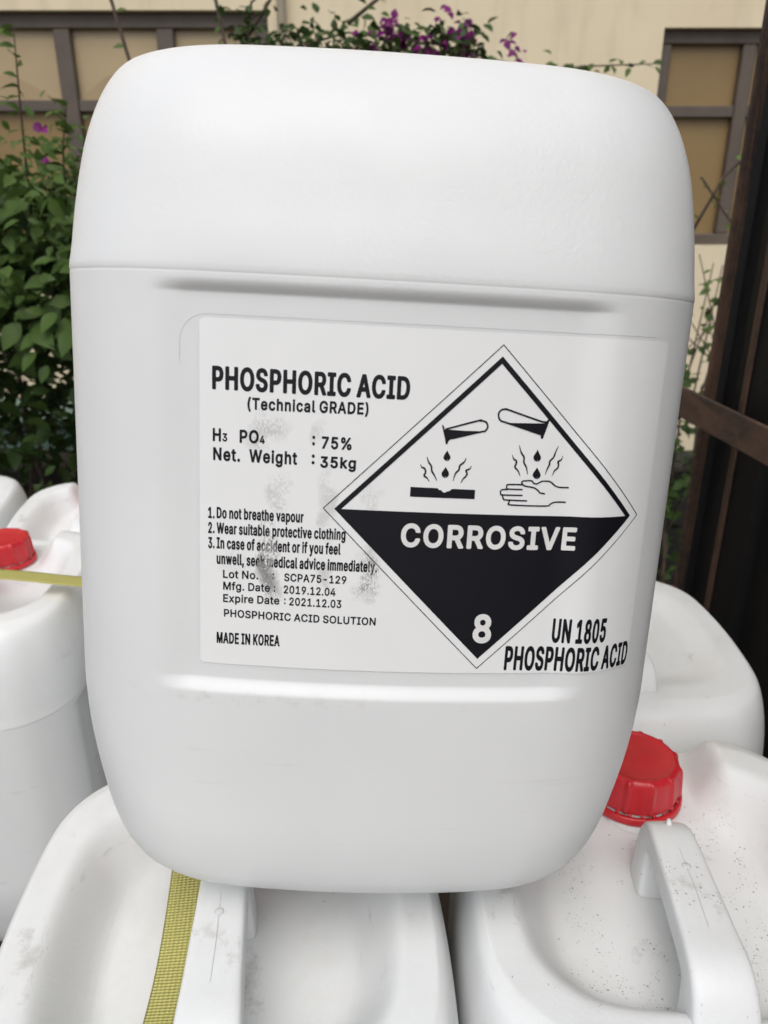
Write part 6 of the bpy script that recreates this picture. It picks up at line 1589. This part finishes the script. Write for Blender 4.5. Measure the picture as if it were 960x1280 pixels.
def top_bougainvillea():
    """arching branches over the upright can, in front of the wall"""
    root = empty('bougainvillea_branch', (-.1, 2.45, .33), label='arching bougainvillea branches with magenta flowers above the upright can', cat='flowering branch')
    b = root.location
    Y = 0.0

    def w(x, z, y=0):
        return Vector((x + .1, Y + y, z - .33))
    V, Fc = [], []
    stems = [[w(-.55, .34), w(-.50, 1.0, .1), w(-.42, 1.55), w(-.30, 1.83), w(-.1, 1.88), w(.15, 1.85), w(.38, 1.80)],
             [w(.20, .34), w(.22, 1.1), w(.15, 1.6), w(.2, 1.775), w(.42, 1.79), w(.60, 1.800), w(.755, 1.805)],
             [w(-.50, 1.0, .1), w(-.44, 1.6), w(-.36, 1.95), w(-.22, 2.06), w(-.12, 2.16)],
             [w(-.1, 1.90), w(0, 1.97), w(.10, 2.01), w(.19, 2.06), w(.27, 2.12)],
             [w(-.40, 1.84), w(-.32, 1.94), w(-.25, 2.04), w(-.2, 2.12)],
             [w(.50, 1.795), w(.56, 1.775), w(.62, 1.755)]]
    for s in stems:
        twig(V, Fc, s, .006, .0015)
    mesh_obj('stem', V, Fc, M_BARK, root, True)
    lay = [(0, .45, 1, 95, .034), (1, .5, 1, 34, .028), (2, .45, 1, 30, .032), (3, .1, 1, 20, .032), (4, 0, 1, 14, .03), (5, .2, 1, 9, .034)]
    for si, t0, t1, n, size in lay:
        for j in range(n):
            p, d = along(stems[si], t0 + (t1 - t0) * (j + random.random()) / n)
            spread = .055 if si == 0 else .010
            p = p + Vector((random.gauss(0, spread), random.gauss(0, spread), random.gauss(.0, spread * .55)))
            put_leaf(root, p, size, LEAVES_D + LEAVES, d=Vector((random.uniform(-1, 1), random.uniform(-.9, .2), random.uniform(-.7, .8))))
    spots = []
    for j in range(900):
        t = random.random()
        p = w(-.42 + .68 * t, 1.845 + .01 * math.sin(9 * t)) + Vector((random.gauss(0, .02), random.gauss(0, .08), random.gauss(-.012, .040 - .012 * t)))
        spots.append((p, random.uniform(.022, .042)))
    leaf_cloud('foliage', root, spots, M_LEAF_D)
    for (x, z, n) in ((.00, 1.90, 12), (.045, 1.885, 14), (.03, 1.915, 8), (.11, 1.865, 12), (.135, 1.85, 10), (.145, 1.93, 6), (.215, 1.90, 9), (.222, 1.87, 12),
                      (.215, 1.845, 8), (.33, 1.87, 5), (.345, 1.84, 6), (-.045, 1.865, 7)):
        for j in range(n):
            put_leaf(root, w(x + random.gauss(0, .013), z - .025 + random.gauss(0, .013), -.08 + random.gauss(0, .015)), .027, BRACTS, 'flower')
    return root


top_bougainvillea()


def hanging_twigs():
    for (pts, n, lab_) in (
            ([(-.735, 2.30, 2.35), (-.725, 2.30, 2.10), (-.695, 2.30, 1.93), (-.655, 2.3, 1.75), (-.62, 2.3, 1.3), (-.62, 2.3, .36)], 9, 'single thin stem crossing the wide window at the upper left'),
            ([(-.50, 2.35, 2.30), (-.47, 2.35, 2.10), (-.44, 2.35, 1.95), (-.41, 2.35, 1.78), (-.40, 2.35, 1.2), (-.40, 2.35, .36)], 16, 'leafy stem crossing the right end of the wide window')):
        root = empty('climbing_stem', (0, 0, 0), label=lab_, cat='stem')
        V, Fc = [], []
        twig(V, Fc, pts, .005, .005)
        mesh_obj('stem', V, Fc, M_BARK, root, True)
        for j in range(n):
            p, d = along(pts, .02 + .75 * j / n)
            put_leaf(root, p, .034, LEAVES, d=Vector((random.choice((-1, 1)), -.3, random.uniform(-.6, .4))))


hanging_twigs()


def right_shrub():
    root = empty('thin_shrub', (.80, 2.15, 0), label='thin twiggy shrub between the upright can and the dark post at right', cat='shrub')
    V, Fc = [], []
    tw = []
    for k in range(16):
        x0 = random.uniform(-.10, .12)
        pts = [(x0, random.uniform(-.1, .1), 0), (x0 + random.uniform(-.08, .08), random.uniform(-.1, .1), .5),
               (x0 + random.uniform(-.14, .14), random.uniform(-.12, .12), .95), (x0 + random.uniform(-.22, .22), random.uniform(-.15, .15), random.uniform(1.15, 1.42))]
        twig(V, Fc, pts, .006, .0015)
        tw.append(pts)
    a = [(-.12, -.3, 1.35), (-.05, -.3, 1.50), (.02, -.32, 1.575), (.10, -.32, 1.60)]
    b_ = [(-.10, -.3, 1.50), (-.03, -.3, 1.42), (.03, -.3, 1.36), (.02, -.3, 1.30), (-.07, -.3, 1.27)]
    twig(V, Fc, a, .004, .0016)
    twig(V, Fc, b_, .003, .0012)
    mesh_obj('stem', V, Fc, M_BARK, root, True)
    for pts, n, ms, s in ((a, 11, LEAVES_Y, .026), (b_, 20, LEAVES_Y, .018)):
        for j in range(n):
            p, d = along(pts, (j + .5) / n)
            put_leaf(root, p, s, ms)
    for pts in tw:
        for j in range(10):
            p, d = along(pts, random.uniform(.3, 1))
            put_leaf(root, p + Vector((random.gauss(0, .012), random.gauss(0, .012), 0)), random.uniform(.022, .036), LEAVES_D if j % 2 else LEAVES)
    spots = [(Vector((random.gauss(0, .12), random.gauss(0, .12), random.uniform(.25, 1.02))), random.uniform(.03, .05)) for _ in range(520)]
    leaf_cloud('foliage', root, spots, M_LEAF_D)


right_shrub()
